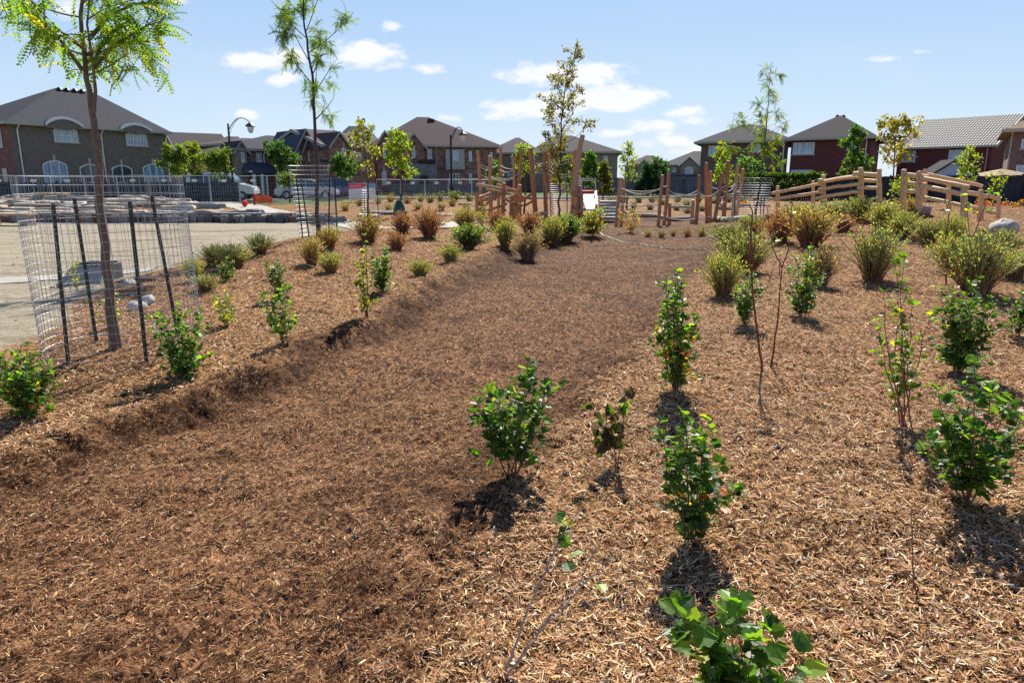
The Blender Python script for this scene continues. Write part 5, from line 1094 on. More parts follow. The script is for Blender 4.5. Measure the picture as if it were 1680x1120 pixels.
# ================================================================== signs and small site things
p = P(594, 318, 44); p[2] = gz(p[0], p[1]); T = thing('sign_board', 'pink, cyan and white sign board standing beyond the far tufts', 'sign', p)
W_, H_ = 42 / FPX * 44 * 1.02, .98; zb = EYE + (P(594, 327, 44)[2] - EYE)
def sb(name, pts, mat, y=0, th=.04):
    m = MB(); n = len(pts); v = [(p[0] + x * W_, p[1] + y, zb + z * H_) for x, z in pts] + [(p[0] + x * W_, p[1] + y + th, zb + z * H_) for x, z in pts]; m.add(v, [tuple(range(n)), tuple(range(2 * n - 1, n - 1, -1))] + [(k, n + k, n + (k + 1) % n, (k + 1) % n) for k in range(n)]); return m.build(name, mat, T)
sb('board', [(-.5, 0), (.5, 0), (.5, .97), (-.5, 1.0)], M['white'])
sb('pink_band', [(-.5, .62), (-.1, .66), (.25, .86), (.1, .96), (-.5, .985)], plain('pink_print', (.75, .06, .12), .5), -.006, .004)
sb('cyan_band', [(.1, .80), (.49, .66), (.49, .96), (.26, .965), (.26, .86)], plain('cyan_print', (.10, .45, .62), .5), -.007, .004)
sb('text_lines', [(-.44, .70), (-.12, .72), (-.12, .74), (-.44, .72)], M['white'], -.012, .003); sb('text_lines', [(-.44, .80), (-.02, .82), (-.02, .85), (-.44, .83)], M['white'], -.012, .003)
for s_ in (-.42, .42): m = MB(); tube(m, [(p[0] + s_ * W_, p[1] + .07, p[2] - .2), (p[0] + s_ * W_, p[1] + .07, zb + H_ * .9)], .03, 6); m.build('post', M['steel'], T)
# orange safety netting on a stake, red marker, green watering bag
p = P(428, 325, 40); p[2] = gz(p[0], p[1]); T = thing('safety_netting', 'bundle of orange safety netting leaning on a dark red stake', 'safety netting', p); m = MB(); n = 14
gx, gzz = np.meshgrid(np.linspace(-.35, .62, n), np.linspace(0, .42, 9)); v = np.stack([p[0] + gx + .03 * np.sin(gzz * 30), p[1] + .07 * np.sin(gx * 14) + .0 * gx, p[2] + .12 + gzz * (1 - .25 * gx) + .03 * np.sin(gx * 9)], -1).reshape(-1, 3)
F_ = [(a * n + b2_, a * n + b2_ + 1, a * n + n + b2_ + 1, a * n + n + b2_) for a in range(8) for b2_ in range(n - 1)]; m.add(v, F_); m.build('net', plain('orange_net', (.85, .13, .04), .6, 0, .25, 30), T)
m = MB(); tube(m, [p + [-.38, 0, -.1], p + [-.40, 0, .62]], .06, 6); m.build('stake', plain('dark_red_paint', (.3, .02, .02), .5), T)
p = P(401, 327, 38); p[2] = gz(p[0], p[1]); T = thing('marker_cone', 'small bright red marker on the ground before the white van', 'marker', p); m = MB(); a = np.linspace(0, 2 * math.pi, 13)[:-1]; pr = [(.02, .30), (.14, .26), (.17, .15), (.12, .04), (.04, .0)]
m.add([(p[0] + r_ * math.cos(t), p[1] + r_ * math.sin(t), p[2] + z_ + .03) for r_, z_ in pr for t in a], [(i * 12 + j, i * 12 + (j + 1) % 12, i * 12 + 12 + (j + 1) % 12, i * 12 + 12 + j) for i in range(4) for j in range(12)] + [tuple(range(11, -1, -1))]); m.build('float', plain('red_plastic', (.8, .01, .01), .35), T)
m = MB(); tube(m, [p - [0, 0, .1], p + [0, 0, .08]], .02, 6); m.build('peg', M['black'], T)
p = P(655, 337, 32.5); p[2] = gz(p[0], p[1]); T = thing('watering_bag', 'dark green watering bag wrapped round the foot of a yellow green tree', 'watering bag', p); m = MB(); a = np.linspace(0, 2 * math.pi, 13)[:-1]; pr = [(.30, -.05), (.31, .1), (.25, .4), (.17, .62), (.11, .70)]
m.add([(p[0] + r_ * math.cos(t) * (1 + .06 * math.sin(3 * t)), p[1] + r_ * math.sin(t), p[2] + z_) for r_, z_ in pr for t in a], [(i * 12 + j, i * 12 + (j + 1) % 12, i * 12 + 12 + (j + 1) % 12, i * 12 + 12 + j) for i in range(4) for j in range(12)]); m.build('bag', plain('green_vinyl', (.008, .06, .04), .4), T, smooth=True)
m = MB(); tube(m, [p + [0, -.1, .69], p + [0, -.13, .78], p + [0.04, -.1, .69]], .012, 5); m.build('strap', M['black'], T)
# shed and gazebo behind the dark fence
p = P(1562, 300, 44); p[2] = gz(p[0], p[1]); T = thing('garden_shed', 'small pale blue shed gable peeking over the board fence', 'shed', p, rz=-.25); e_ = 2.0; m = MB(); bb(m, -1.1, 1.1, 0, 2.4, -.3, e_ - p[2] + .0); m.add([(-1.1, -.002, e_ - p[2]), (1.1, -.002, e_ - p[2]), (0, -.002, e_ + .78 - p[2])], [(0, 1, 2)]); o = m.build('wall', plain('shed_blue', (.42, .52, .66), .6), loc=(0, 0, 0)); o.parent = T
m = MB(); z_ = e_ - p[2]; m.add([(-1.35, -.2, z_ - .12), (0, -.2, z_ + .82), (1.35, -.2, z_ - .12), (-1.35, 2.6, z_ - .12), (0, 2.6, z_ + .82), (1.35, 2.6, z_ - .12), (-1.35, -.2, z_), (0, -.2, z_ + .94), (1.35, -.2, z_), (-1.35, 2.6, z_), (0, 2.6, z_ + .94), (1.35, 2.6, z_)], [(0, 1, 4, 3), (1, 2, 5, 4), (6, 9, 10, 7), (7, 10, 11, 8), (0, 6, 7, 1), (1, 7, 8, 2), (2, 8, 11, 5), (0, 3, 9, 6)]); o = m.build('roof', M['r_dark'], loc=(0, 0, 0)); o.parent = T
p = P(1640, 300, 45); p[2] = gz(p[0], p[1]); T = thing('garden_gazebo', 'gazebo with a low tan tiled pyramid roof behind the board fence', 'gazebo', p); zb = P(1640, 291, 45)[2]; zt_ = P(1640, 277, 45)[2]; m = MB(); w_ = 1.75; m.add([(p[0] - w_, p[1] - w_, zb), (p[0] + w_, p[1] - w_, zb), (p[0] + w_, p[1] + w_, zb), (p[0] - w_, p[1] + w_, zb), (p[0], p[1], zt_), (p[0] - w_, p[1] - w_, zb - .12), (p[0] + w_, p[1] - w_, zb - .12), (p[0] + w_, p[1] + w_, zb - .12), (p[0] - w_, p[1] + w_, zb - .12)], [(0, 1, 4), (1, 2, 4), (2, 3, 4), (3, 0, 4), (0, 5, 6, 1), (1, 6, 7, 2), (2, 7, 8, 3), (3, 8, 5, 0), (5, 8, 7, 6)]); m.build('roof', shinglemat('tan_tile', (.42, .33, .22), .4), T)
for a in (-1, 1):
    for c in (-1, 1): m = MB(); box(m, (p[0] + a * 1.5, p[1] + c * 1.5, (zb + p[2]) / 2 - .1), (.12, .12, zb - p[2] + .1)); m.build('post', M['boardg'], T)

# ================================================================== wire tree guards
def guard(c, r, h, nring, nv, tilt, label, stakes, wr=.0024):
    c = np.array(c, float); T = thing('wire_tree_guard', label, 'tree cage', c, 'galvanised wire cages round young trees'); m = MB()
    a = np.linspace(0, 2 * math.pi, nv + 1); tl = np.array(tilt)
    def cyl(t, z): rr = r * (1 + .015 * np.sin(3 * t + z)) ; g = gz(c[0], c[1]); return np.stack([c[0] + rr * np.cos(t) + tl[0] * z, c[1] + rr * np.sin(t) + tl[1] * z, c[2] + z + 0 * t], -1)
    for k in range(nring): z = .02 + h * (k / (nring - 1)); tubes(m, cyl(a, z)[None], np.full((1, nv + 1), wr * (1.25 if wr > .0026 else 1) * (1.5 if k in (0, nring - 1) else 1)), 3)
    V_ = np.stack([cyl(a[:-1], -.04), cyl(a[:-1], h * .5), cyl(a[:-1], h + .02)], 1); tubes(m, V_, np.full((nv, 3), wr * (.8 if wr < .0025 else .5)), 3); m.build('wire_mesh', M['cage'], T)
    for (b_, t_) in stakes:
        s_ = MB(); b_ = np.array(b_); t_ = np.array(t_); w = .017; d = nrm(t_ - b_)
        for off, sx_, sy_ in (((0, 0), w * 2, .006), ((0, .012), .006, w)):
            x0, y0 = off; q = np.array([[-sx_ / 2, -sy_ / 2], [sx_ / 2, -sy_ / 2], [sx_ / 2, sy_ / 2], [-sx_ / 2, sy_ / 2]]) + [x0, y0 + .004 * (off[1] > 0)]
            v = [b_ + [x, y, -.2] for x, y in q] + [t_ + [x, y, 0] for x, y in q]; s_.add(v, [(0, 1, 5, 4), (1, 2, 6, 5), (2, 3, 7, 6), (3, 0, 4, 7), (4, 5, 6, 7)])
        for k in range(9 if wr < .0026 else 0): q = b_ + (t_ - b_) * (k + .6) / 9; box(s_, q - [0, .006, 0], (.009, .004, .009), m=1)
        s_.build('stake', [M['stake'], M['steel']], T)
    return T
c0 = b0.copy(); c0 = P(203, 545, b0[1] + .05); c0[0] += .0; c0[2] = gz(c0[0], c0[1])
def stk(b, t, dd): B_ = P(b[0], b[1], c0[1] + dd); B_[2] = gz(B_[0], B_[1]); return B_, P(t[0], t[1], c0[1] + dd)
guard(c0, .68, 1.57, 21, 72, (-.035, 0.02), 'large near wire cage round the left honey locust with four dark stakes',
      [stk((108, 580), (87, 334), -.55), stk((158, 552), (122, 326), .25), stk((237, 570), (213, 331), -.45), stk((291, 518), (249, 322), .5)])
def cage2(px, py, D, r, h, tilt, label, sx_):
    c = P(px, py, D); c[2] = gz(c[0], c[1]); st = []
    for a, b in sx_:
        B_ = P(a[0], py, D + a[1]); B_[2] = gz(B_[0], B_[1]); st.append((B_, P(b[0], b[1], D + a[1])))
    return guard(c, r, h, 17, 36, tilt, label, st, .0027)
cage2(524, 385, b1[1], .46, 1.6, (-.10, 0), 'leaning wire cage round the tall slender honey locust, left of centre', [((497, -.3), (486, 288)), ((508, .25), (493, 288)), ((538, -.3), (541, 282)), ((553, .2), (549, 288))])
cage2(915, 358, b2[1], .62, 1.45, (0, 0), 'upright wire cage round the autumn coloured tree by the log posts', [((896, -.5), (893, 306)), ((931, -.5), (930, 306))])
cage2(1228, 358, 24.5, .62, 1.3, (.03, 0), 'wire cage round the airy honey locust beside the rail fence', [((1206, -.5), (1206, 316)), ((1247, -.4), (1249, 322)), ((1252, .3), (1254, 322))])
p = P(611, 345, 31); c = p; p[2] = gz(p[0], p[1]); guard(p, .45, 1.2, 13, 30, (0, 0), 'small distant wire cage round the purple and yellow young tree', [(p + [-.25, -.4, 0], p + [-.25, -.4, 1.1]), (p + [.3, -.3, 0], p + [.3, -.3, 1.2])], .003)
# ================================================================== log playground
LOGC = [(.52, .25, .125), (.38, .18, .09), (.50, .31, .18), (.44, .20, .095)]
def log(mb, a, b, r, taper=.85, sides=10, endc=(.55, .42, .28), col=None, wob=.012):
    a = np.array(a, float); b = np.array(b, float); K = 9; t = np.linspace(0, 1, K)[:, None]; c = a + (b - a) * t; L = np.linalg.norm(b - a)
    c[1:-1] += np.cumsum(R.normal(0, wob, (K - 2, 3)), 0) * min(L, 3) * .25; rr = r * np.linspace(1, taper, K) * R.uniform(.96, 1.04, K)
    col = np.array(LOGC[R.integers(4)]) if col is None else np.array(col)
    tubes(mb, c[None], rr[None], sides, col)
    for e, f, q in ((c[-1], c[-2], rr[-1]), (c[0], c[1], rr[0])):
        d = nrm(e - f); u = nrm(np.cross(d, [0.2, .1, 1] if abs(d[2]) < .9 else [1, .1, 0])); w = np.cross(d, u); an = np.arange(sides) * 2 * math.pi / sides
        ring = e + q * .97 * (u * np.cos(an)[:, None] + w * np.sin(an)[:, None]); v = np.concatenate([ring, ring * .35 + (e + d * q * .15) * .65, [e + d * q * .18]])
        mb.add(v, [(k, (k + 1) % sides, sides + (k + 1) % sides, sides + k) for k in range(sides)] + [(sides + k, sides + (k + 1) % sides, 2 * sides) for k in range(sides)], endc)
def rope(mb, a, b, sag, r=.016, n=10):
    a = np.array(a, float); b = np.array(b, float); t = np.linspace(0, 1, n)[:, None]; c = a + (b - a) * t; c[:, 2] -= (4 * sag * t * (1 - t))[:, 0]; tubes(mb, c[None], np.full((1, n), r), 5)
Dp = 31.0
T = thing('log_climbing_frame', 'log climbing structure of leaning posts, crossed rails and ropes left of centre', 'climbing frame', P(860, 350, Dp))
def post(T, top, bot, D, r, D2=None, nm='post'):
    m = MB(); B_ = P(bot[0], bot[1], D); B_[2] = gz(B_[0], B_[1]) - .1; B_[0] = P(bot[0], bot[1], D)[0]; log(m, B_, P(top[0], top[1], D2 or D), r); m.build(nm, M['wood'], T, smooth=False)
PT = {1: ((784, 248), (792, 340), 31, .105), 2: ((803, 256), (806, 340), 32, .12), 3: ((821, 241), (817, 335), 33.5, .10), 4: ((844, 256), (843, 340), 31, .095), 5: ((857, 245), (846, 335), 32.5, .11), 6: ((870, 243), (880, 335), 29.5, .14),
      7: ((894, 248), (896, 330), 32, .125), 8: ((901, 244), (907, 330), 33, .12), 9: ((956, 222), (937, 352), 29, .15), 10: ((945, 246), (940, 345), 31, .12)}
for k, (t_, b_, D, r) in PT.items(): post(T, t_, b_, D, r * .78)
for t_, b_, D, r in [((783, 316), (783, 352), 29, .10), ((789, 320), (790, 350), 29.6, .09), ((827, 300), (824, 352), 29, .12), ((840, 320), (838, 354), 28.5, .11), ((853, 303), (852, 345), 29.3, .12), ((950, 305), (949, 350), 28.6, .13), ((955, 318), (954, 350), 28.5, .09)]: post(T, t_, b_, D, r * .78, nm='short_post')
for a, b, D1, D2, r in [((782, 303), (832, 312), 29.3, 29, .09), ((815, 303), (853, 316), 29.6, 29.2, .09), ((797, 311), (850, 321), 29, 28.8, .09), ((785, 345), (825, 314), 28.9, 28.7, .08), ((796, 347), (832, 334), 28.8, 28.5, .08), ((786, 324), (806, 316), 29, 29.5, .08), ((828, 326), (852, 339), 28.8, 28.8, .09),
                        ((838, 332), (858, 337), 28.4, 28.6, .07), ((788, 331), (812, 322), 29.3, 29.3, .07), ((856, 330), (873, 318), 29, 29, .08), ((855, 322), (876, 327), 29.4, 29, .08), ((862, 337), (880, 326), 29, 28.8, .07), ((838, 348), (852, 340), 28.2, 28.3, .06), ((850, 309), (846, 324), 28.9, 28.9, .05),
                        ((938, 316), (955, 322), 28.6, 28.4, .11), ((938, 338), (956, 348), 28.4, 28.2, .10), ((940, 352), (960, 343), 28.1, 28.3, .10), ((878, 352), (896, 350), 28.4, 28.8, .12), ((800, 352), (830, 345), 28.2, 28.4, .08)]:
    m = MB(); log(m, P(*a, D1), P(*b, D2), r * .72, .95); m.build('rail', M['wood'], T)
rp = MB()
def rpt(a, b, sag, r=.018): rope(rp, a, b, sag, r)
for (a, ya), (b, yb), sg in [((1, 270), (2, 274), .14), ((1, 268), (3, 270), .16), ((1, 285), (2, 290), .06), ((2, 290), (4, 291), .08), ((2, 292), (4, 292), .12), ((3, 270), (4, 276), .10), ((3, 277), (4, 277), .15), ((6, 264), (7, 266), .10), ((6, 265), (7, 269), .16), ((6, 280), (7, 284), .04), ((7, 283), (8, 283), .05), ((8, 282), (10, 280), .16), ((8, 285), (10, 281), .22), ((8, 268), (10, 256), .06), ((8, 270), (9, 258), .12), ((4, 288), (5, 276), .1)]:
    def on(k, y): t_, b_, D, r = PT[k]; f = (y - t_[1]) / (b_[1] - t_[1]); return P(t_[0] + (b_[0] - t_[0]) * f, y, D - r - .01)
    rpt(on(a, ya), on(b, yb), sg)
rp.build('ropes', M['rope'], T)

T = thing('rope_course', 'line of upright log posts strung with ropes right of centre', 'climbing frame', P(1120, 362, 28))
Q = {1: ((1019, 292), (1011, 362), 26, .11), 2: ((1023, 293), (1019, 356), 27.2, .10), 3: ((1087, 287), (1079, 372), 25, .095), 4: ((1097, 285), (1089, 372), 25.2, .10), 5: ((1147, 287), (1142, 369), 25.6, .105), 6: ((1159, 267), (1161, 362), 27.5, .12), 7: ((1166, 281), (1165, 362), 27.3, .11), 8: ((1184, 283), (1171, 368), 25.6, .105),
     9: ((1195, 264), (1187, 360), 27, .12), 10: ((1210, 271), (1202, 360), 28, .11), 11: ((1219, 277), (1207, 358), 28.4, .105)}
for k, (t_, b_, D, r) in Q.items(): post(T, t_, b_, D, r * .68)
for t_, b_, D, r in [((1099, 333), (1098, 359), 27.5, .10), ((1137, 328), (1135, 364), 27, .11)]: post(T, t_, b_, D, r * .7, nm='short_post')
rp = MB()
def on2(k, y): t_, b_, D, r = Q[k]; f = (y - t_[1]) / (b_[1] - t_[1]); return P(t_[0] + (b_[0] - t_[0]) * f, y, D - r - .01)
for (a, ya), (b, yb), sg in [((1, 309), (3, 310), .10), ((2, 310), (3, 308), .2), ((1, 322), (3, 322), .04), ((1, 335), (3, 335), .05), ((2, 345), (3, 345), .05), ((3, 306), (4, 304), .03), ((4, 310), (5, 312), .20), ((4, 320), (5, 319), .05), ((4, 355), (5, 358), .10), ((5, 316), (8, 312), .18), ((5, 350), (8, 356), .05), ((6, 302), (9, 304), .15), ((6, 322), (9, 321), .1), ((9, 303), (10, 300), .12), ((8, 308), (10, 302), .22), ((9, 316), (11, 312), .1), ((8, 332), (9, 330), .05), ((3, 345), (4, 345), .02), ((3, 360), (4, 360), .02)]: rope(rp, on2(a, ya), on2(b, yb), sg, .018)
rope(rp, on2(3, 322), on2(4, 322), 0, .02); rp.build('ropes', M['rope'], T)
m = MB(); log(m, P(1099, 339, 27.4), P(1136, 340, 27), .05, 1, col=(.45, .38, .3)); m.build('crosspiece', M['wood'], T)
for k, (pts, lb) in enumerate([([(1040, 355), (1078, 357), (1100, 362), (1140, 360)], 'pale log edging the playground below the first rope span'), ([(1170, 361), (1190, 364), (1225, 362), (1255, 362)], 'pale log edging the playground below the right caged tree')]):
    D = 27.5 if k == 0 else 26.5; p = [np.array(ground(x, y)) for x, y in pts]; 
    for q in p: q[2] = gz(q[0], q[1]) + .07
    T = thing('edging_log', lb, 'log', p[0], 'pale logs edging the playground'); m = MB()
    for a, b in zip(p[:-1], p[1:]): log(m, a, b, .09, .95, col=(.42, .37, .30), wob=.004)
    m.build('log', M['wood'], T)

# slide with frame
D = 33.0; p = P(966, 340, D); p[2] = gz(p[0], p[1]); T = thing('playground_slide', 'white slide with a square grey top frame behind the log playground', 'slide', p)
def fr(*pts): return [P(x, y, D + d_) for x, y, d_ in pts]
m = MB(); tube(m, fr((951, 322, 1.4), (951, 287, 1.4)), .055, 8); m.build('post', M['steel'], T); m = MB(); tube(m, fr((979, 322, 1.4), (979, 289, 1.4)), .06, 8); m.build('post', M['stake'], T)
m = MB(); tube(m, fr((954, 320, 1), (954, 293, 1), (977, 293, 1), (977, 320, 1)), .035, 6); tube(m, fr((954, 296, 1), (977, 296, 1)), .03, 6); m.build('handrail', M['steel'], T)
a, b, c, d = fr((954, 318, .8), (976, 318, .8), (977, 342, -1.2), (962, 342, -1.2)); m = MB(); m.add([a, b, c, d, a - [0, 0, .08], b - [0, 0, .08], c - [0, 0, .08], d - [0, 0, .08]], [(0, 3, 2, 1), (4, 5, 6, 7), (0, 4, 7, 3), (1, 2, 6, 5), (2, 3, 7, 6), (0, 1, 5, 4)]); m.build('chute', M['white'], T)
m = MB(); up = np.array([0, 0, .2]); m.add([b, c, c + up, b + up, b + [.07, 0, 0], c + [.07, 0, 0], c + up + [.07, 0, 0], b + up + [.07, 0, 0]], [(0, 3, 2, 1), (4, 5, 6, 7), (3, 7, 6, 2), (0, 1, 5, 4)]); m.build('chute_side', plain('blue_plastic', (.03, .16, .5), .4), T)
a, b = fr((955, 317, .9), (975, 317, .9)); m = MB(); m.add([a, b, b + [0, .9, 0], a + [0, .9, 0], a + [0, 0, .12], b + [0, 0, .12], b + [0, .9, .12], a + [0, .9, .12]], [(0, 1, 5, 4), (4, 5, 6, 7), (1, 2, 6, 5), (0, 4, 7, 3)]); m.build('platform', plain('red_platform', (.6, .05, .03), .5), T)
# stepped timbers
T = thing('timber_steps', 'stack of grey timber steps right of the slide', 'steps', P(997, 355, 31))
for k in range(6):
    a, b = P(984, 356 - k * 5.2, 30.2 + k * .45), P(1012, 356 - k * 5.2, 30.2 + k * .45); m = MB(); box(m, (a + b) / 2 - [0, 0, .05], (b[0] - a[0], .34, .13), jit=.012, col=(.33, .31, .29)); m.build('step', M['wood'], T)

# ================================================================== split rail fences
def srail(label, posts, rails, cx_):
    T = thing('split_rail_fence', label, 'fence', cx_, 'split log rail fences on the mound')
    for x, yt, yb, D, r in posts: m = MB(); log(m, P(x + 1, yb, D) - [0, 0, .15], P(x, yt, D), r * .62, .82, 9, col=(.66, .43, .25), endc=(.46, .35, .26)); m.build('post', M['wood'], T)
    for x0, y0, D0, x1, y1, D1, r in rails: m = MB(); log(m, P(x0, y0, D0), P(x1, y1, D1), r * .6, .88, 8, col=(.76, .50, .27), endc=(.55, .34, .2)); m.build('rail', M['wood'], T)
srail('left split rail fence climbing the grassy mound', [(1276, 305, 350, 24, .12), (1351, 287, 345, 21.5, .13), (1412, 275, 338, 19, .125), (1443, 277, 336, 18.6, .12), (1334, 297, 340, 23.2, .10)],
      [(1267, 317, 24, 1352, 302, 21.4, .085), (1264, 327, 24, 1350, 315, 21.4, .09), (1344, 299, 21.7, 1414, 290, 18.9, .10), (1344, 311, 21.7, 1412, 302, 18.9, .085), (1340, 325, 21.7, 1410, 315, 18.9, .085), (1400, 285, 19.1, 1445, 288, 18.5, .10), (1414, 296, 19.0, 1443, 297, 18.5, .08), (1408, 308, 19.0, 1443, 309, 18.5, .085), (1344, 296, 21.5, 1352, 296, 21.3, .09)], P(1350, 345, 21.5))
srail('right split rail fence stepping down towards the photo edge', [(1483, 278, 335, 17.6, .125), (1508, 281, 332, 17.2, .13), (1517, 278, 320, 18.0, .10), (1583, 304, 352, 16.0, .13), (1609, 311, 352, 16.6, .11), (1557, 294, 335, 18.0, .10), (1638, 320, 348, 17.5, .08)],
      [(1487, 287, 17.5, 1524, 290, 17.1, .10), (1486, 300, 17.5, 1520, 303, 17.1, .085), (1484, 314, 17.5, 1512, 314, 17.1, .095), (1512, 292, 17.1, 1590, 307, 15.9, .09), (1513, 305, 17.1, 1584, 320, 15.9, .10), (1511, 323, 17.1, 1584, 341, 15.9, .08), (1580, 315, 16, 1634, 326, 17.4, .09), (1582, 338, 16, 1632, 349, 17.4, .09), (1520, 286, 18, 1612, 306, 17.2, .08)], P(1508, 335, 17.2))

# ================================================================== stones
def rock(name, label, c, s, grp, seed, col=(.33, .31, .29), flat=True, cat='rock', rz=0):
    rg = np.random.default_rng(seed); n, m_ = 12, 7; v = []
    for i in range(m_):
        ph = -math.pi / 2 + math.pi * i / (m_ - 1)
        for j in range(n):
            th = 2 * math.pi * j / n; e = .35 if flat else .8; cx_, sx_ = math.cos(th), math.sin(th); q = np.array([np.sign(cx_) * abs(cx_) ** e, np.sign(sx_) * abs(sx_) ** e, 0]) * max(math.cos(ph), 0) ** (.25 if flat else .8)
            q[2] = np.sign(math.sin(ph)) * abs(math.sin(ph)) ** (.45 if flat else .9); v.append(q)
    v = np.array(v); nz = rg.normal(0, .05, (len(v), 3)); v = v + nz; v = v * (1 + .16 * np.sin(v[:, [1, 2, 0]] * 3.1 + rg.uniform(0, 6, 3))); v = v * np.array(s) / 2; v = rot(v, rz) + np.array(c)
    f = [(i * n + j, i * n + (j + 1) % n, (i + 1) * n + (j + 1) % n, (i + 1) * n + j) for i in range(m_ - 1) for j in range(n)]
    mb = MB(); g = rg.uniform(.8, 1.2); mb.add(v, f, np.array(col) * g * rg.uniform(.85, 1.12, (len(v), 1))); o = mb.build(name, M['stone'], loc=c, smooth=not flat); tag(o, label, cat, grp); return o
# stone slabs of the revetment: rows of flat slabs up the slope
rg = np.random.default_rng(4); cnt = 0
for row in range(8):
    Dr = 29.5 + row * 1.08; x = P(-40, 350, Dr)[0]; xe = P([455, 440, 420, 398, 378, 352, 330, 300][row], 350, Dr)[0]
    while x < xe:
        w_ = rg.uniform(.8, 2.1); 
        if rg.uniform() < .9:
            y_ = Dr + rg.uniform(-.3, .3); hgt = rg.uniform(.16, .28)
            px_ = CX + x / depth_of(np.array([x, y_, .5])) * FPX
            where = 'behind the near wire cage' if px_ < 290 else ('between the cage and the lamp post' if px_ < 385 else 'at the right end of the stone slope')
            tone = [(.42, .38, .33), (.50, .44, .36), (.36, .29, .22), (.32, .31, .29)][rg.integers(4)]
            rock('armour_stone', 'flat armour stone on the stepped slope ' + where, (x + w_ / 2, y_, gz(x + w_ / 2, y_) + hgt * .28), (w_, rg.uniform(.5, .85), hgt), 'flat stone slabs on the slope ' + where, cnt + 100, tone, rz=rg.normal(0, .1)); cnt += 1
        x += w_ + rg.uniform(.05, .4)
# low kerb wall of dark stones
T = thing('stone_edging_wall', 'low dry laid wall of dark stones along the back of the gravel', 'wall', (-16, 28.6, 0)); mb = MB(); x = -26.0; k = 0
while x < -7.4:
    w_ = rg.uniform(.16, .42); g = rg.uniform(.6, 1.2); tone = np.array([(.17, .15, .15), (.22, .14, .10), (.10, .10, .115), (.26, .24, .22)][rg.integers(4)])
    box(mb, (x + w_ / 2, 28.55 + rg.uniform(-.05, .05) + (x + 26) * .0, .13), (w_ * .93, .5, .26 + rg.uniform(0, .1)), jit=.04, col=tone * g); x += w_
mb.build('stones', M['stone'], T)
mb = MB(); x = -26.0
while x < -7.6:
    w_ = rg.uniform(.6, 1.3); box(mb, (x + w_ / 2, 28.75, .345), (w_ * .97, .45, .05), jit=.015, col=(.26, .245, .23)); x += w_
mb.build('coping', M['stone'], T)
# edging stones of the curved footpath
for k, (x, y, w_, lb) in enumerate([(418, 352, 26, 'dark flat edging stone before the curved footpath start'), (452, 358, 40, 'long dark edging stone beside the curved footpath'), (487, 362, 30, 'edging stone beside the far leaning cage on its left'), (548, 366, 34, 'rounded pale stone right behind the far leaning cage')]):
    q = ground(x, y); rock('edging_stone', lb, q + [0, 0, .1], (wpx(q, w_), .5, .3), 'edging stones of the footpath', 300 + k, (.26, .26, .27), rz=-.2)
for k, (x, y, w_, h_, lb) in enumerate([(637, 350, 56, .16, 'long flat pale rock slab in the far mulch bed'), (604, 357, 34, .2, 'grey rock slab at the foot path behind the tall mixed clump'), (695, 354, 26, .12, 'thin pale slab behind the dark red clumps'), (735, 354, 40, .12, 'thin pale slab right of the dark red clumps'), (763, 336, 20, .14, 'small slab among the far tufts'), (722, 371, 16, .15, 'small pale rock right of the largest dark red clump')]):
    q = ground(x, y); rock('flat_rock', lb, q + [0, 0, h_ * .3], (wpx(q, w_), .7, h_), 'flat rocks in the far mulch bed', 400 + k, (.46, .43, .38))
q = ground(1642, 392); rock('boulder', 'large pale grey boulder at the right behind the plant clumps', q + [0, 0, .2], (wpx(q, 34), .6, .42), None, 77, (.40, .37, .34), False)
for k, (x, y, w_, lb) in enumerate([(243, 498, 22, 'pale rock inside the wire cage, the larger of two'), (212, 470, 14, 'small grey rock behind the wire cage trunk'), (226, 508, 26, 'flat grey rock under the pale rock in the cage')]):
    q = ground(x, y); rock('garden_rock', lb, q + [0, 0, .04], (wpx(q, w_), .25, .14), 'rocks by the near wire cage', 500 + k, (.45, .43, .42), False)
q = ground(1512, 352); rock('boulder', 'dark grey stone under the left end of the right rail fence', q + [0, 0, .1], (.38, .35, .3), None, 79, (.2, .2, .22), False)
# concrete drain inlet
q = ground(142, 466); T = thing('drain_inlet', 'dark concrete drain inlet with a sloping apron behind the near wire cage', 'drain', q); m = MB(); box(m, q + [0, .35, .13], (.52, .5, .30)); m.build('headwall', M['stonedark'] if 'stonedark' in M else M['asphalt'], T)
m = MB(); m.add([q + [-.38, -.15, .01], q + [.3, -.15, .01], q + [.26, .09, .26], q + [-.26, .09, .26], q + [-.38, -.15, -.1], q + [.3, -.15, -.1], q + [.26, .09, -.1], q + [-.26, .09, -.1]], [(0, 1, 2, 3), (0, 4, 5, 1), (1, 5, 6, 2), (3, 7, 4, 0)]); m.build('apron', M['concrete'], T)
m = MB()
for k in range(6): box(m, q + [-.2 + k * .08, .35, .295], (.025, .45, .02))
m.build('grate', M['black'], T)
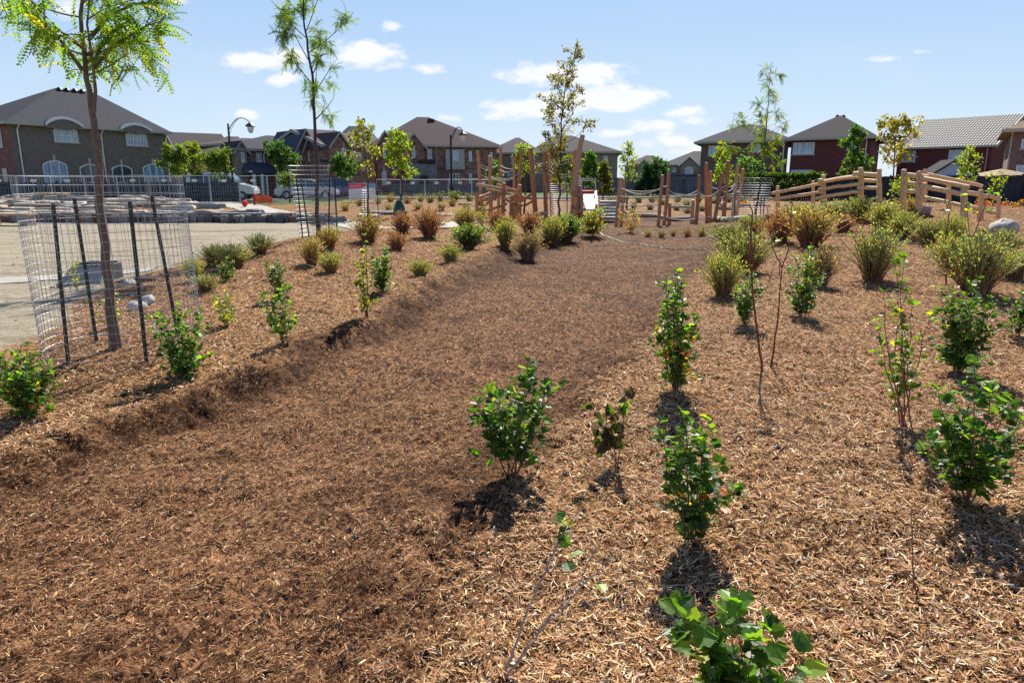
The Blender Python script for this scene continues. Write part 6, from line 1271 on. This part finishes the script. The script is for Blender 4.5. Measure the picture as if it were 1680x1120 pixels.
# timber benches at the left edge
for x, y, D, w_, lb in [(14, 351, 26.5, 78, 'long tan timber bench on the gravel at the left photo edge'), (85, 330, 36, 52, 'tan timber seat on top of the stone slope')]:
    q = P(x, y, D); g = gz(q[0], q[1]); T = thing('timber_bench', lb, 'bench', (q[0], q[1], g)); L = w_ / FPX * depth_of(q)
    for k in range(3): m = MB(); box(m, (q[0], q[1] - .2 + k * .2, g + .40), (L, .18, .07), jit=.004, col=(.55, .38, .22)); m.build('seat_plank', M['wood'], T)
    for s_ in (-.38, .38): m = MB(); box(m, (q[0] + s_ * L, q[1], g + .16), (.3, .5, .4), col=(.3, .28, .26)); m.build('leg', M['stone'], T)

# hoses
def hose(label, pts, col, r):
    p = [ground(x, y) for x, y in pts]; c = []
    for a, b in zip(p[:-1], p[1:]):
        for t in np.linspace(0, 1, 9)[:-1]: q = a + (b - a) * t; c.append(q)
    c.append(p[-1]); c = np.array(c); c[:, 2] = zt(c[:, 0], c[:, 1]) + r * .7; T = MB(); tubes(T, c[None], np.full((1, len(c)), r), 6); o = T.build('garden_hose', plain('hose_' + str(int(r * 1e4)), col, .4), loc=c[0]); tag(o, label, 'hose', 'garden hoses lying on the mulch')
hose('pale green garden hose lying across the far end of the swale', [(940, 377), (985, 383), (1020, 397), (1060, 403), (1090, 408), (1120, 410), (1160, 411), (1200, 409), (1235, 400), (1285, 396)], (.36, .42, .26), .012)
hose('bright green garden hose running over the right mound', [(1330, 388), (1360, 388), (1400, 389), (1440, 391), (1480, 399), (1520, 403), (1575, 407), (1625, 418), (1650, 421)], (.06, .32, .10), .014)
# fallen leaves
lf = MB(); n = 60; px_ = R.uniform(0, 1, n); 
X_ = R.uniform(-2.5, 3, n); Y_ = R.uniform(2.2, 9, n); k = np.abs(X_) < .75 * Y_; X_, Y_ = X_[k], Y_[k]; n = len(X_)
leaves(lf, np.stack([X_, Y_, zt(X_, Y_) + .012], 1), R.normal(0, 1, (n, 3)) * [1, 1, .15], R.normal(0, .3, (n, 3)) + [0, 0, 1], R.uniform(.02, .045, n), OVAL, palette(n, [(.4, .16, .04), (.45, .32, .08), (.3, .05, .03), (.5, .42, .3)], [2, 2, 1, 2]))
o = lf.build('fallen_leaves', M['leafsoft'], kind='stuff')
